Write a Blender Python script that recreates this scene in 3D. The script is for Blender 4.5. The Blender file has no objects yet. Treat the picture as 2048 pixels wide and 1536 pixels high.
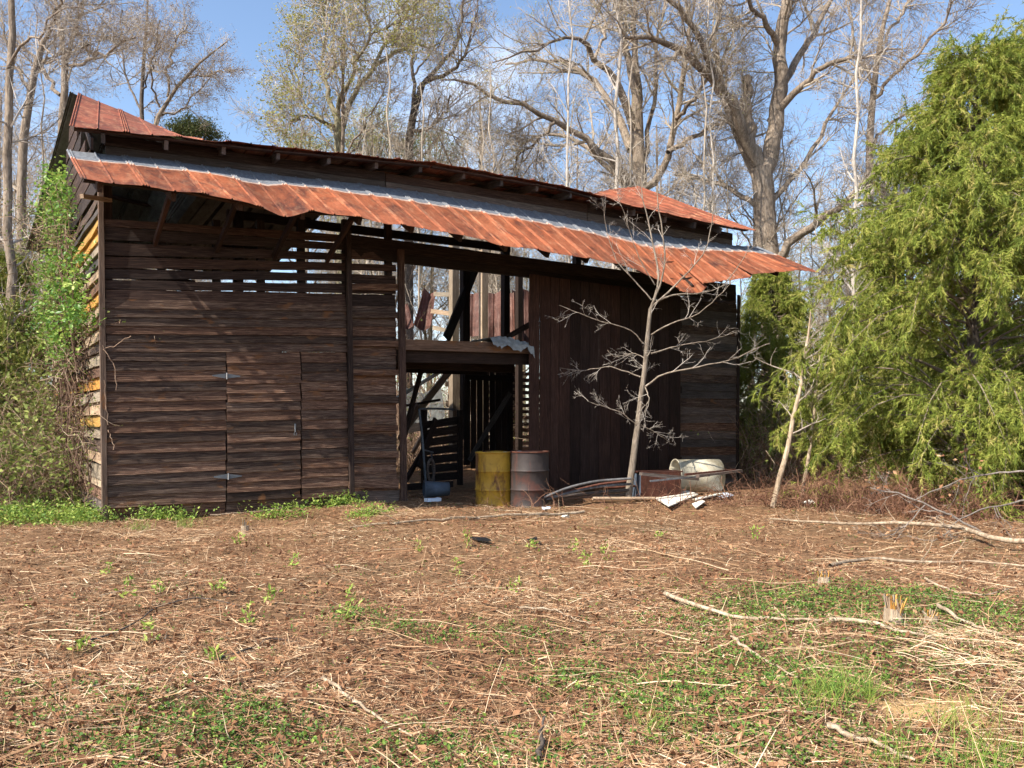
import bpy, math, random
import numpy as np
from mathutils import Vector, Matrix
random.seed(7)
rng = np.random.default_rng(7)
scene = bpy.context.scene
C = scene.collection

# ------------------------------------------------------------------ camera, sky, sun
F, H, HY = 1640.0, 1.3, 840.0            # focal length in px of a 2048 px wide frame, eye height, horizon row
cam_d = bpy.data.cameras.new('camera')
cam = bpy.data.objects.new('camera', cam_d); C.objects.link(cam)
cam.location = (0, 0, H); cam.rotation_euler = (math.radians(90), 0, 0)
cam_d.sensor_width = 36.0; cam_d.lens = F / 2048 * 36.0
cam_d.shift_y = (HY - 768) / 2048.0
cam_d.clip_start = 0.05; cam_d.clip_end = 2000
scene.camera = cam

SUN_A, SUN_E = math.radians(40.8), math.radians(45)     # direction the light travels (from +X), elevation
world = bpy.data.worlds.new('World'); scene.world = world; world.use_nodes = True
wn, wl = world.node_tree.nodes, world.node_tree.links
wn.clear()
sky = wn.new('ShaderNodeTexSky'); sky.sky_type = 'NISHITA'; sky.sun_disc = False
sky.sun_elevation = SUN_E
sky.sun_rotation = math.atan2(-math.cos(SUN_A), -math.sin(SUN_A))
sky.air_density = 1.0; sky.dust_density = 0.9; sky.ozone_density = 1.6; sky.altitude = 150
tc = wn.new('ShaderNodeTexCoord')
mp = wn.new('ShaderNodeMapping'); mp.inputs['Scale'].default_value = (1.2, 1.2, 3.2); mp.inputs['Location'].default_value = (.55, 0, 0)
wl.new(tc.outputs['Generated'], mp.inputs['Vector'])
nz = wn.new('ShaderNodeTexNoise'); nz.inputs['Scale'].default_value = 1.7; nz.inputs['Detail'].default_value = 7
nz.inputs['Roughness'].default_value = 0.6; nz.inputs['Distortion'].default_value = 0.6
wl.new(mp.outputs[0], nz.inputs['Vector'])
rmp = wn.new('ShaderNodeValToRGB'); rmp.color_ramp.elements[0].position = 0.50; rmp.color_ramp.elements[1].position = 0.92
wl.new(nz.outputs['Fac'], rmp.inputs[0])
mixc = wn.new('ShaderNodeMix'); mixc.data_type = 'RGBA'
mixc.inputs['B'].default_value = (8.2, 8.6, 9.2, 1)
wl.new(rmp.outputs[0], mixc.inputs['Factor']); wl.new(sky.outputs[0], mixc.inputs['A'])
bg = wn.new('ShaderNodeBackground'); bg.inputs['Strength'].default_value = 0.135
wo = wn.new('ShaderNodeOutputWorld')
wl.new(mixc.outputs['Result'], bg.inputs['Color']); wl.new(bg.outputs[0], wo.inputs['Surface'])

sun_d = bpy.data.lights.new('sun', 'SUN'); sun_d.energy = 5.0; sun_d.angle = math.radians(0.53); sun_d.color = (1.0, 0.93, 0.82)
sun = bpy.data.objects.new('sun', sun_d); C.objects.link(sun)
sdir = Vector((math.cos(SUN_E) * math.cos(SUN_A), math.cos(SUN_E) * math.sin(SUN_A), -math.sin(SUN_E)))
sun.rotation_euler = sdir.to_track_quat('-Z', 'Y').to_euler()
sun.location = (-8, -6, 12)
vs = scene.view_settings
vs.view_transform = 'Standard'; vs.look = 'None'; vs.gamma = 1.0; vs.exposure = 0.92; vs.use_curve_mapping = False
scene.cycles.max_bounces = 4; scene.cycles.diffuse_bounces = 2; scene.cycles.transparent_max_bounces = 4
scene.cycles.use_denoising = True; scene.cycles.adaptive_threshold = 0.04

# ------------------------------------------------------------------ coordinates measured on the place
def P(px, py, D):
    return Vector(((px - 1024) / F * D, D, H - (py - HY) / F * D))
def G(px, py):
    return P(px, py, H * F / (py - HY))
D0 = 10.66; X0 = (213 - 1024) / F * D0
S = Vector((.8295, .5584, 0)); N = Vector((.5584, -.8295, 0)); UP = Vector((0, 0, 1))
O = Vector((X0, D0, 0))
def Wp(s, w, z): return O + S * s + N * w + UP * z
def Wsz(px, py, w=0.0):
    u = (px - 1024) / F
    s = (u * (D0 + N.y * w) - X0 - N.x * w) / (S.x - u * S.y)
    D = D0 + S.y * s + N.y * w
    return s, H - (py - HY) / F * D
def W(px, py, w=0.0):
    s, z = Wsz(px, py, w); return Wp(s, w, z)
def hz(x, y):
    x = np.asarray(x, float); y = np.asarray(y, float)
    return ((0.030 * np.sin(1.1 * x + 0.7 * y + 1.0) + 0.022 * np.sin(2.3 * x - 1.9 * y) + 0.020 * np.sin(4.1 * x + 3.3 * y + 2) * np.sin(1.3 * y - 2.2 * x)
            + 0.010 * np.sin(8.3 * x - 6.1 * y + 1) + 0.007 * np.sin(13 * x + 15 * y)) - 0.02
            - 0.06 * np.exp(-((x + 0.1) ** 2 / 1.2 + (y - 13.3) ** 2 / 1.5)))

# ------------------------------------------------------------------ node material helpers
def new_mat(name):
    m = bpy.data.materials.new(name); m.use_nodes = True
    nt = m.node_tree; b = nt.nodes['Principled BSDF']
    b.inputs['Roughness'].default_value = 0.85; b.inputs['Specular IOR Level'].default_value = 0.25
    return m, nt.nodes, nt.links, b
def ramp(n, stops):
    r = n.new('ShaderNodeValToRGB'); e = r.color_ramp.elements
    while len(e) < len(stops): e.new(0.5)
    for i, (p, c) in enumerate(stops):
        e[i].position = p; e[i].color = (c[0], c[1], c[2], 1)
    return r
def noise(n, l, vec, scale, detail=5, rough=0.6, dist=0.0):
    t = n.new('ShaderNodeTexNoise'); t.inputs['Scale'].default_value = scale; t.inputs['Detail'].default_value = detail
    t.inputs['Roughness'].default_value = rough; t.inputs['Distortion'].default_value = dist
    if vec is not None: l.new(vec, t.inputs['Vector'])
    return t.outputs['Fac']
def coords(n, l, scale, rnd=True):
    t = n.new('ShaderNodeTexCoord'); m = n.new('ShaderNodeMapping'); m.inputs['Scale'].default_value = scale
    l.new(t.outputs['Object'], m.inputs['Vector'])
    if rnd:
        oi = n.new('ShaderNodeObjectInfo'); mu = n.new('ShaderNodeMath'); mu.operation = 'MULTIPLY'; mu.inputs[1].default_value = 57.0
        l.new(oi.outputs['Random'], mu.inputs[0])
        cb = n.new('ShaderNodeCombineXYZ'); l.new(mu.outputs[0], cb.inputs[0]); l.new(mu.outputs[0], cb.inputs[1]); l.new(mu.outputs[0], cb.inputs[2])
        l.new(cb.outputs[0], m.inputs['Location'])
    return m.outputs[0]
def mix(n, l, fac, a, b, mode='MIX'):
    m = n.new('ShaderNodeMix'); m.data_type = 'RGBA'; m.blend_type = mode
    if isinstance(fac, (int, float)): m.inputs['Factor'].default_value = fac
    else: l.new(fac, m.inputs['Factor'])
    for k, v in (('A', a), ('B', b)):
        if isinstance(v, tuple): m.inputs[k].default_value = (v[0], v[1], v[2], 1)
        else: l.new(v, m.inputs[k])
    return m.outputs['Result']
def bump(n, l, b, height, strength=0.5, dist=0.01):
    bp = n.new('ShaderNodeBump'); bp.inputs['Strength'].default_value = strength; bp.inputs['Distance'].default_value = dist
    l.new(height, bp.inputs['Height']); l.new(bp.outputs[0], b.inputs['Normal'])
def objrand(n, l, stops):
    oi = n.new('ShaderNodeObjectInfo'); r = ramp(n, stops); l.new(oi.outputs['Random'], r.inputs[0]); return r.outputs[0]

def wood_mat(name, dark, mid, light, warm=None, b_str=0.9, vary=0.5):
    m, n, l, b = new_mat(name)
    v = coords(n, l, (1.0, 3, 3)); big = noise(n, l, v, 1.3, 4, 0.6, .3)
    v2 = coords(n, l, (1.6, 62, 62)); gr = noise(n, l, v2, 1.5, 5, 0.62, 1.6)
    r = ramp(n, [(0.30, dark), (0.50, mid), (0.74, light)]); l.new(gr, r.inputs[0])
    r2 = ramp(n, [(0.3, (0.72, 0.70, 0.68)), (0.7, (1.2, 1.17, 1.13))]); l.new(big, r2.inputs[0])
    c = mix(n, l, 1.0, r.outputs[0], r2.outputs[0], 'MULTIPLY')
    c = mix(n, l, 1.0, c, objrand(n, l, [(0, (1 - vary, 1 - vary, 1 - vary)), (0.35, (.86, .92, .97)), (.65, (1.08, .94, .84)), (1, (1 + vary, 1 + vary * .9, 1 + vary * .8))]), 'MULTIPLY')
    if warm:
        k = noise(n, l, coords(n, l, (2.2, 5, 5)), 1.4, 2, 0.5, 0.4)
        rk = ramp(n, [(0.64, (0, 0, 0)), (0.72, (1, 1, 1))]); l.new(k, rk.inputs[0])
        sc = n.new('ShaderNodeMath'); sc.operation = 'MULTIPLY'; sc.inputs[1].default_value = 0.6; l.new(rk.outputs[0], sc.inputs[0])
        c = mix(n, l, sc.outputs[0], c, warm)
    l.new(c, b.inputs['Base Color']); bump(n, l, b, gr, b_str, 0.006)
    return m

M = {}
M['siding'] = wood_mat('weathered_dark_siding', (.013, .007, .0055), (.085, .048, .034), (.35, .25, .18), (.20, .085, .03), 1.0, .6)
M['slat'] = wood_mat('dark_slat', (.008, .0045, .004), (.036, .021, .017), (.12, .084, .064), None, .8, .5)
M['redplank'] = wood_mat('red_brown_door_plank', (.010, .005, .004), (.036, .018, .014), (.085, .05, .038), None, .8, .45)
M['greyplank'] = wood_mat('grey_weathered_plank', (.03, .025, .024), (.09, .075, .069), (.20, .172, .158), None, .9, .35)
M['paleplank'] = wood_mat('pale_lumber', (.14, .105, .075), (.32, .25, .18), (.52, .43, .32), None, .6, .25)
M['yellow'] = wood_mat('fresh_yellow_board', (.22, .10, .02), (.46, .25, .06), (.62, .40, .13), None, .6, .2)
M['beam'] = wood_mat('old_beam', (.06, .035, .024), (.16, .105, .075), (.28, .20, .15), (.22, .09, .03), .8, .2)
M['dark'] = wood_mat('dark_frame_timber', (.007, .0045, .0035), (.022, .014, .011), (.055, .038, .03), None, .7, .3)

def rust_mat(name, base=(.245, .072, .029), deep=(.085, .025, .014), pale=(.43, .25, .145), top_grey=False, pale_amt=.4):
    m, n, l, b = new_mat(name)
    b.inputs['Roughness'].default_value = 0.72
    v = coords(n, l, (1, 1, 1))
    a = noise(n, l, coords(n, l, (1.6, 1, 1)), 2.0, 7, .66, .8); f = noise(n, l, coords(n, l, (14, 3, 14)), 2.2, 5, .6, .8)
    r = ramp(n, [(.34, deep), (.52, base), (.68, tuple(min(1, x * 1.3 + .01) for x in base))]); l.new(a, r.inputs[0])
    k = noise(n, l, coords(n, l, (7, 1.6, 1.6)), 1.6, 6, .7, 1.2)
    rk = ramp(n, [(.50, (0, 0, 0)), (.68, (1, 1, 1))]); l.new(k, rk.inputs[0])
    mu = n.new('ShaderNodeMath'); mu.operation = 'MULTIPLY'; mu.inputs[1].default_value = pale_amt; l.new(rk.outputs[0], mu.inputs[0])
    c = mix(n, l, mu.outputs[0], r.outputs[0], pale)
    rf = ramp(n, [(.35, (.72, .68, .66)), (.6, (1.1, 1.08, 1.05))]); l.new(f, rf.inputs[0])
    c = mix(n, l, .8, c, rf.outputs[0], 'MULTIPLY')
    c = mix(n, l, 1.0, c, objrand(n, l, [(0, (.62, .58, .56)), (.4, (.95, .95, .95)), (.7, (1.12, 1.06, 1.0)), (1, (1.22, 1.35, 1.4))]), 'MULTIPLY')
    if top_grey:
        at = n.new('ShaderNodeAttribute'); at.attribute_name = 'run'
        wv = noise(n, l, coords(n, l, (3, 3, 3)), 1.6, 4, .6, 0)
        ad = n.new('ShaderNodeMath'); ad.operation = 'MULTIPLY_ADD'; ad.inputs[1].default_value = .10; l.new(wv, ad.inputs[0]); l.new(at.outputs['Fac'], ad.inputs[2])
        oi_ = n.new('ShaderNodeObjectInfo'); ar = n.new('ShaderNodeMath'); ar.operation = 'MULTIPLY_ADD'; ar.inputs[1].default_value = .07; l.new(oi_.outputs['Random'], ar.inputs[0]); l.new(ad.outputs[0], ar.inputs[2]); ad = ar
        rg = ramp(n, [(.345, (1, 1, 1)), (.372, (0, 0, 0))]); l.new(ad.outputs[0], rg.inputs[0])
        gz = ramp(n, [(.3, (.085, .092, .105)), (.7, (.20, .21, .23))]); l.new(f, gz.inputs[0])
        re = ramp(n, [(.352, (0, 0, 0)), (.366, (1, 1, 1)), (.40, (0, 0, 0))]); l.new(ad.outputs[0], re.inputs[0])
        c = mix(n, l, rg.outputs[0], c, gz.outputs[0])
        m2 = n.new('ShaderNodeMath'); m2.operation = 'MULTIPLY'; m2.inputs[1].default_value = .6; l.new(re.outputs[0], m2.inputs[0])
        c = mix(n, l, m2.outputs[0], c, (.62, .52, .44))
    l.new(c, b.inputs['Base Color']); bump(n, l, b, a, .25, .01)
    return m
M['rust'] = rust_mat('rusted_tin', top_grey=True)
M['rust_up'] = rust_mat('rusted_tin_upper', base=(.20, .057, .028), pale_amt=.5)
M['rust_fallen'] = rust_mat('rusted_fallen_tin', base=(.115, .052, .040), deep=(.055, .026, .02), pale=(.30, .22, .19), pale_amt=.45)
M['zinc_dark'] = rust_mat('dull_zinc_underside', base=(.10, .105, .10), deep=(.05, .05, .05), pale=(.16, .16, .15))
M['rust_dark'] = rust_mat('dark_rusty_steel', base=(.08, .026, .016), deep=(.03, .012, .009), pale=(.15, .08, .05))
M['steel'] = rust_mat('grey_steel', base=(.10, .105, .115), deep=(.045, .045, .05), pale=(.2, .2, .21))

def tint_mat(name, stops, rough=.85, spec=.2, trans=0.0):
    m, n, l, b = new_mat(name)
    at = n.new('ShaderNodeAttribute'); at.attribute_name = 'tint'
    r = ramp(n, stops); l.new(at.outputs['Fac'], r.inputs[0]); l.new(r.outputs[0], b.inputs['Base Color'])
    b.inputs['Roughness'].default_value = rough; b.inputs['Specular IOR Level'].default_value = spec
    if trans > 0:
        t = n.new('ShaderNodeBsdfTranslucent'); l.new(r.outputs[0], t.inputs['Color'])
        ms = n.new('ShaderNodeMixShader'); ms.inputs[0].default_value = trans
        l.new(b.outputs[0], ms.inputs[1]); l.new(t.outputs[0], ms.inputs[2])
        l.new(ms.outputs[0], n['Material Output'].inputs['Surface'])
    return m
M['straw'] = tint_mat('dry_straw', [(0, (.088, .045, .028)), (.3, (.222, .111, .058)), (.55, (.375, .217, .116)), (.75, (.56, .385, .228)), (1, (.76, .615, .42))])
M['deadleaf'] = tint_mat('dead_leaves', [(0, (.07, .033, .019)), (.4, (.195, .088, .043)), (.75, (.33, .168, .086)), (1, (.49, .312, .18))], trans=.15)
M['weed'] = tint_mat('weed_leaves', [(0, (.05, .105, .022)), (.4, (.11, .20, .034)), (.8, (.24, .34, .055)), (1, (.42, .48, .11))], .6, .3, .3)
M['vineleaf'] = tint_mat('honeysuckle_leaves', [(0, (.05, .13, .025)), (.5, (.14, .28, .045)), (.85, (.27, .42, .07)), (1, (.45, .55, .14))], .45, .4, .3)
M['cedar'] = tint_mat('cedar_foliage', [(0, (.065, .10, .018)), (.45, (.205, .255, .040)), (.8, (.36, .385, .075)), (1, (.48, .41, .14))], .7, .25, .35)
M['pine'] = tint_mat('pine_needles', [(0, (.03, .045, .015)), (.6, (.08, .095, .03)), (1, (.16, .16, .06))], .7, .2, .2)
M['olive'] = tint_mat('olive_understory_leaves', [(0, (.07, .10, .022)), (.5, (.19, .235, .055)), (1, (.36, .38, .11))], .7, .2, .3)
M['bramble'] = tint_mat('bramble_canes', [(0, (.06, .028, .018)), (.5, (.16, .075, .045)), (1, (.30, .17, .105))])
M['cane'] = tint_mat('dry_canes', [(0, (.10, .06, .04)), (.5, (.24, .15, .10)), (1, (.48, .37, .26))])
M['bud_yellow'] = tint_mat('yellow_green_buds', [(0, (.20, .20, .055)), (.5, (.36, .35, .10)), (1, (.50, .45, .16))], .7, .2, .35)
M['bud_red'] = tint_mat('reddish_buds', [(0, (.22, .15, .11)), (.5, (.36, .26, .19)), (1, (.48, .40, .27))], .7, .2, .3)

def bark_mat(name, a, c, d, moss=None):
    m, n, l, b = new_mat(name)
    g = noise(n, l, coords(n, l, (6, 6, 1.3), False), 3.0, 6, .7, .8)
    r = ramp(n, [(.3, a), (.5, c), (.72, d)]); l.new(g, r.inputs[0]); col = r.outputs[0]
    big = noise(n, l, coords(n, l, (1, 1, .6), False), .9, 3, .5, 0)
    rb = ramp(n, [(.35, (.7, .68, .66)), (.65, (1.2, 1.18, 1.15))]); l.new(big, rb.inputs[0])
    col = mix(n, l, 1.0, col, rb.outputs[0], 'MULTIPLY')
    l.new(col, b.inputs['Base Color']); bump(n, l, b, g, .9, .03); return m
M['bark'] = bark_mat('grey_brown_bark', (.09, .068, .05), (.24, .19, .145), (.42, .35, .28))
M['bark_dark'] = bark_mat('dark_bark', (.04, .03, .026), (.11, .088, .072), (.22, .18, .15))
M['bark_pale'] = bark_mat('pale_smooth_bark', (.22, .19, .16), (.46, .41, .36), (.66, .61, .55))
M['bark_green'] = bark_mat('lichen_bark', (.08, .075, .045), (.21, .19, .12), (.36, .33, .23))
M['twig'] = bark_mat('twig_bark', (.22, .18, .14), (.39, .33, .26), (.55, .48, .40))
M['twig_dark'] = bark_mat('dark_twig_bark', (.12, .09, .07), (.23, .18, .14), (.36, .30, .24))
M['grey_limb'] = bark_mat('grey_dead_bark', (.12, .10, .085), (.25, .215, .185), (.42, .37, .33))
M['sapling_bark'] = bark_mat('sapling_bark', (.09, .07, .055), (.225, .185, .145), (.42, .36, .295))
M['stickbark'] = bark_mat('fallen_branch_bark', (.16, .11, .075), (.38, .29, .20), (.60, .50, .38))

def plain(name, col, rough=.6, var=.25, metal=0.0, nscale=6, dirt=None):
    m, n, l, b = new_mat(name); b.inputs['Roughness'].default_value = rough; b.inputs['Metallic'].default_value = metal
    a = noise(n, l, coords(n, l, (1, 1, 1)), nscale, 6, .65, .6)
    r = ramp(n, [(.3, tuple(x * (1 - var) for x in col)), (.7, tuple(min(1, x * (1 + var)) for x in col))]); l.new(a, r.inputs[0]); c = r.outputs[0]
    if dirt:
        k = noise(n, l, coords(n, l, (1, 1, .5)), nscale * .8, 7, .7, .5); rk = ramp(n, [(.50, (0, 0, 0)), (.62, (1, 1, 1))]); l.new(k, rk.inputs[0])
        c = mix(n, l, rk.outputs[0], c, dirt)
    l.new(c, b.inputs['Base Color']); bump(n, l, b, a, .15, .005); return m
M['drum_yellow'] = plain('yellow_drum_paint', (.33, .19, .02), .55, .25, 0, 4, (.09, .035, .016))
M['drum_grey'] = plain('brown_rusted_drum', (.036, .028, .026), .6, .35, 0, 5, (.075, .032, .024))
M['white_tank'] = plain('dirty_white_enamel', (.52, .47, .36), .55, .18, 0, 4, (.36, .31, .21))
M['white_panel'] = plain('white_board', (.72, .69, .60), .6, .1)
M['blue_panel'] = plain('bluish_white_board', (.55, .62, .72), .6, .1)
M['blue_plastic'] = plain('faded_blue_plastic', (.07, .09, .12), .6, .3)
M['tarpaper'] = plain('torn_grey_tarpaper', (.26, .28, .29), .9, .35, 0, 9)
M['black'] = plain('black_plastic', (.012, .012, .014), .5, .3)
M['pvc'] = plain('grey_pipe', (.42, .44, .47), .45, .15)
M['hinge'] = plain('dark_iron', (.13, .14, .15), .5, .3)
M['hinge_pin'] = plain('worn_hinge_pin', (.3, .3, .3), .4, .2)

# ground
def ground_mat():
    m, n, l, b = new_mat('leaf_litter_ground')
    t = n.new('ShaderNodeTexCoord'); v = t.outputs['Object']
    a = noise(n, l, v, .55, 6, .6, .3); f = noise(n, l, v, 9, 8, .72, .8); g = noise(n, l, v, 46, 5, .7, .5)
    r = ramp(n, [(.32, (.092, .053, .033)), (.5, (.198, .114, .065)), (.68, (.32, .20, .115))]); l.new(f, r.inputs[0])
    r2 = ramp(n, [(.3, (.62, .56, .52)), (.7, (1.25, 1.2, 1.1))]); l.new(g, r2.inputs[0])
    c = mix(n, l, 1.0, r.outputs[0], r2.outputs[0], 'MULTIPLY')
    ra = ramp(n, [(.42, (0, 0, 0)), (.62, (.5, .5, .5))]); l.new(a, ra.inputs[0])
    c = mix(n, l, ra.outputs[0], c, (.14, .10, .055))
    # bare patch of pale sandy soil
    sp = G(1865, 1405)
    ds = n.new('ShaderNodeVectorMath'); ds.operation = 'DISTANCE'; ds.inputs[1].default_value = (sp.x, sp.y, 0); l.new(v, ds.inputs[0])
    wv = noise(n, l, v, 5, 4, .6, 0); ad = n.new('ShaderNodeMath'); ad.operation = 'MULTIPLY_ADD'; ad.inputs[1].default_value = .45
    l.new(wv, ad.inputs[0]); l.new(ds.outputs['Value'], ad.inputs[2])
    rs = ramp(n, [(.42, (1, 1, 1)), (.56, (0, 0, 0))]); l.new(ad.outputs[0], rs.inputs[0])
    c = mix(n, l, rs.outputs[0], c, (.50, .32, .15))
    l.new(c, b.inputs['Base Color']); b.inputs['Roughness'].default_value = .95; b.inputs['Specular IOR Level'].default_value = .1
    bump(n, l, b, f, .8, .04); return m
M['ground'] = ground_mat()

# ------------------------------------------------------------------ object helpers
def tag(o, label=None, cat=None, group=None, kind=None):
    if label: o['label'] = label
    if cat: o['category'] = cat
    if group: o['group'] = group
    if kind: o['kind'] = kind
    return o
BASE = {}
def base_of(o):
    return BASE[o.name] if o is not None else Vector((0, 0, 0))
def empty(name, loc=(0, 0, 0), parent=None, label=None, cat=None, group=None):
    o = bpy.data.objects.new(name, None); C.objects.link(o); o.empty_display_size = .2
    loc = Vector(loc)
    if parent is not None: loc = base_of(parent); o.parent = parent; o.location = (0, 0, 0)
    else: o.location = loc
    BASE[o.name] = Vector(loc)
    return tag(o, label, cat, group)
def link(name, me, mat, parent=None, mw=None):
    """mesh given in a local frame whose world matrix is mw"""
    o = bpy.data.objects.new(name, me); C.objects.link(o)
    if mat is not None and not me.materials: me.materials.append(mat)
    mw = mw if mw is not None else Matrix.Identity(4)
    if parent is not None:
        o.parent = parent; mw = Matrix.Translation(-base_of(parent)) @ mw
    o.matrix_local = mw
    BASE[o.name] = (Matrix.Translation(base_of(parent)) @ mw).translation if parent is not None else mw.translation.copy()
    return o
def mesh_np(name, v, f, tint=None, run=None, smooth=False):
    me = bpy.data.meshes.new(name)
    v = np.ascontiguousarray(v, np.float32); f = np.ascontiguousarray(f, np.int32); k = f.shape[1]
    me.vertices.add(len(v)); me.vertices.foreach_set('co', v.ravel())
    me.loops.add(f.size); me.loops.foreach_set('vertex_index', f.ravel())
    me.polygons.add(len(f)); me.polygons.foreach_set('loop_start', np.arange(0, f.size, k, dtype=np.int32))
    me.polygons.foreach_set('use_smooth', np.full(len(f), bool(smooth)))
    for nm, arr in (('tint', tint), ('run', run)):
        if arr is not None:
            at = me.attributes.new(nm, 'FLOAT', 'POINT'); at.data.foreach_set('value', np.ascontiguousarray(arr, np.float32))
    me.update(calc_edges=True)
    return me
def frame(A, X, Z):
    X = Vector(X).normalized(); Z = Vector(Z); Z = (Z - X * Z.dot(X)).normalized(); Y = Z.cross(X)
    m = Matrix((X, Y, Z)).transposed().to_4x4(); m.translation = A; return m
def plank(name, A, B, up, h, th, mat, parent, hB=None, seg=5, jit=.004, lap=0.0, bow=0.0, label=None):
    """A,B: ends of the lower outer edge line (centre for lap=0); up: the wide direction; front face looks along -Y of the frame"""
    A = Vector(A); B = Vector(B); L = (B - A).length
    mw = frame(A, B - A, up); hB = h if hB is None else hB
    v = []
    for i in range(seg + 1):
        t = i / seg; hh = h + (hB - h) * t; x = L * t
        j = lambda a=jit: random.uniform(-a, a)
        bz = bow * math.sin(math.pi * t)
        jb, jt, jy = j(), j(), j(jit * .8)
        ex = j(jit * 2) if i in (0, seg) else 0
        v += [(x + ex, -lap + jy, bz + jb), (x + ex, jy * .5, hh + bz + jt), (x + ex, th, hh + bz + jt), (x + ex, th, bz + jb)]
    f = []
    for i in range(seg):
        a = 4 * i
        for k in range(4): f.append((a + k, a + 4 + k, a + 4 + (k + 1) % 4, a + (k + 1) % 4))
    f += [(0, 1, 2, 3), (4 * seg + 3, 4 * seg + 2, 4 * seg + 1, 4 * seg)]
    f = [tuple(reversed(q)) for q in f]
    me = mesh_np(name, np.array(v), np.array(f))
    o = link(name, me, mat, parent, mw)
    if label: o['label'] = label
    return o
def beam(name, A, B, a, b, mat, parent, up=UP, seg=3, jit=.005, label=None):
    """centred timber from A to B, a along up, b across"""
    A = Vector(A); B = Vector(B); X = (B - A).normalized()
    Z = Vector(up); Z = (Z - X * Z.dot(X)); Z = Z.normalized() if Z.length > 1e-4 else N
    Y = Z.cross(X)
    off = -Z * (a / 2) - Y * (b / 2)
    return plank(name, A + off, B + off, Z, a, b, mat, parent, seg=seg, jit=jit, label=label)
def tubes(pts, rad, sides):
    """pts (B,K,3), rad (B,K) -> verts, quads"""
    pts = np.asarray(pts, float); rad = np.asarray(rad, float); Bn, K, _ = pts.shape
    tan = np.gradient(pts, axis=1); tan /= np.linalg.norm(tan, axis=2, keepdims=True) + 1e-9
    ref = np.zeros_like(tan); m = np.abs(tan[:, :1, 2:3]) < .9
    ref[..., :] = np.where(m, np.array([0, 0, 1.0]), np.array([1.0, 0, 0]))
    u = np.cross(tan, ref); u /= np.linalg.norm(u, axis=2, keepdims=True) + 1e-9
    w = np.cross(tan, u)
    ang = np.arange(sides) * 2 * math.pi / sides
    ring = pts[:, :, None, :] + rad[:, :, None, None] * (np.cos(ang)[None, None, :, None] * u[:, :, None, :] + np.sin(ang)[None, None, :, None] * w[:, :, None, :])
    v = ring.reshape(-1, 3)
    b = np.arange(Bn)[:, None, None]; k = np.arange(K - 1)[None, :, None]; s = np.arange(sides)[None, None, :]
    i0 = (b * K + k) * sides; s2 = (s + 1) % sides
    f = np.stack([i0 + s, i0 + s2, i0 + sides + s2, i0 + sides + s], -1).reshape(-1, 4)
    return v, f
def ribbons(p, d, L, wd, nrm, bend, segs=2, taper=.3):
    """flat strips with real curl: p (n,3), d dir (n,3), L,wd (n,), nrm (n,3) side reference, bend (n,3) curve vector"""
    n = len(p); d = d / (np.linalg.norm(d, axis=1, keepdims=True) + 1e-9)
    side = np.cross(d, nrm); side /= np.linalg.norm(side, axis=1, keepdims=True) + 1e-9
    t = np.linspace(0, 1, segs + 1)
    c = p[:, None, :] + d[:, None, :] * (L[:, None] * t)[:, :, None] + bend[:, None, :] * (L[:, None] * t ** 2)[:, :, None]
    ww = wd[:, None] * (1 - (1 - taper) * t ** 1.5)[None, :] * .5
    v = np.stack([c - side[:, None, :] * ww[:, :, None], c + side[:, None, :] * ww[:, :, None]], 2).reshape(-1, 3)
    b = np.arange(n)[:, None] * (segs + 1) * 2; k = np.arange(segs)[None, :] * 2
    i = (b + k)
    f = np.stack([i, i + 1, i + 3, i + 2], -1).reshape(-1, 4)
    return v, f
def leaves(p, L, wd, up_bias=.5, droop=None):
    """diamond leaves folded on the midrib: 2 quads... 4 points each"""
    n = len(p); d = rng.normal(size=(n, 3)); d[:, 2] *= .6
    if droop is not None: d[:, 2] += droop
    d /= np.linalg.norm(d, axis=1, keepdims=True)
    nr = rng.normal(size=(n, 3)); nr[:, 2] = np.abs(nr[:, 2]) + up_bias
    side = np.cross(d, nr); side /= np.linalg.norm(side, axis=1, keepdims=True) + 1e-9
    nn = np.cross(side, d)
    a = p; b = p + d * (L * .45)[:, None] + side * (wd * .5)[:, None] + nn * (wd * .12)[:, None]
    c = p + d * L[:, None]; e = p + d * (L * .45)[:, None] - side * (wd * .5)[:, None] + nn * (wd * .12)[:, None]
    v = np.stack([a, b, c, e], 1).reshape(-1, 3)
    f = np.arange(n * 4).reshape(-1, 4)
    return v, f
def cat(parts):
    vs_, fs_, o = [], [], 0
    for v, f in parts:
        vs_.append(v); fs_.append(f + o); o += len(v)
    return np.concatenate(vs_), np.concatenate(fs_)
def rep(t, k): return np.repeat(t, k)
def stuff(name, v, f, mat, tint, label, catg):
    me = mesh_np(name, v, f, tint); return tag(link(name, me, mat), label, catg, None, 'stuff')
def interp(x, tab):
    xs = [a for a, _ in tab]; ys = [b for _, b in tab]; return np.interp(x, xs, ys)
# ------------------------------------------------------------------ ground
def grid_axis(lo, hi, step, far_lo, far_hi):
    c = np.arange(lo, hi + 1e-6, step)
    a = lo - np.geomspace(step, lo - far_lo, 26); b = hi + np.geomspace(step, far_hi - hi, 26)
    return np.concatenate([a[::-1], c, b])
gx = grid_axis(-9, 9, .11, -320, 320); gy = grid_axis(1.5, 20, .11, -120, 420)
XX, YY = np.meshgrid(gx, gy); ZZ = hz(XX, YY)
v = np.stack([XX, YY, ZZ], -1).reshape(-1, 3); nx, ny = len(gx), len(gy)
ii = (np.arange(ny - 1)[:, None] * nx + np.arange(nx - 1)[None, :]).reshape(-1)
f = np.stack([ii, ii + 1, ii + nx + 1, ii + nx], -1)
ground = link('ground', mesh_np('ground', v, f, smooth=True), M['ground'])
tag(ground, 'reddish brown field of leaf litter and dry stubble', 'ground', None, 'structure')

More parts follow.
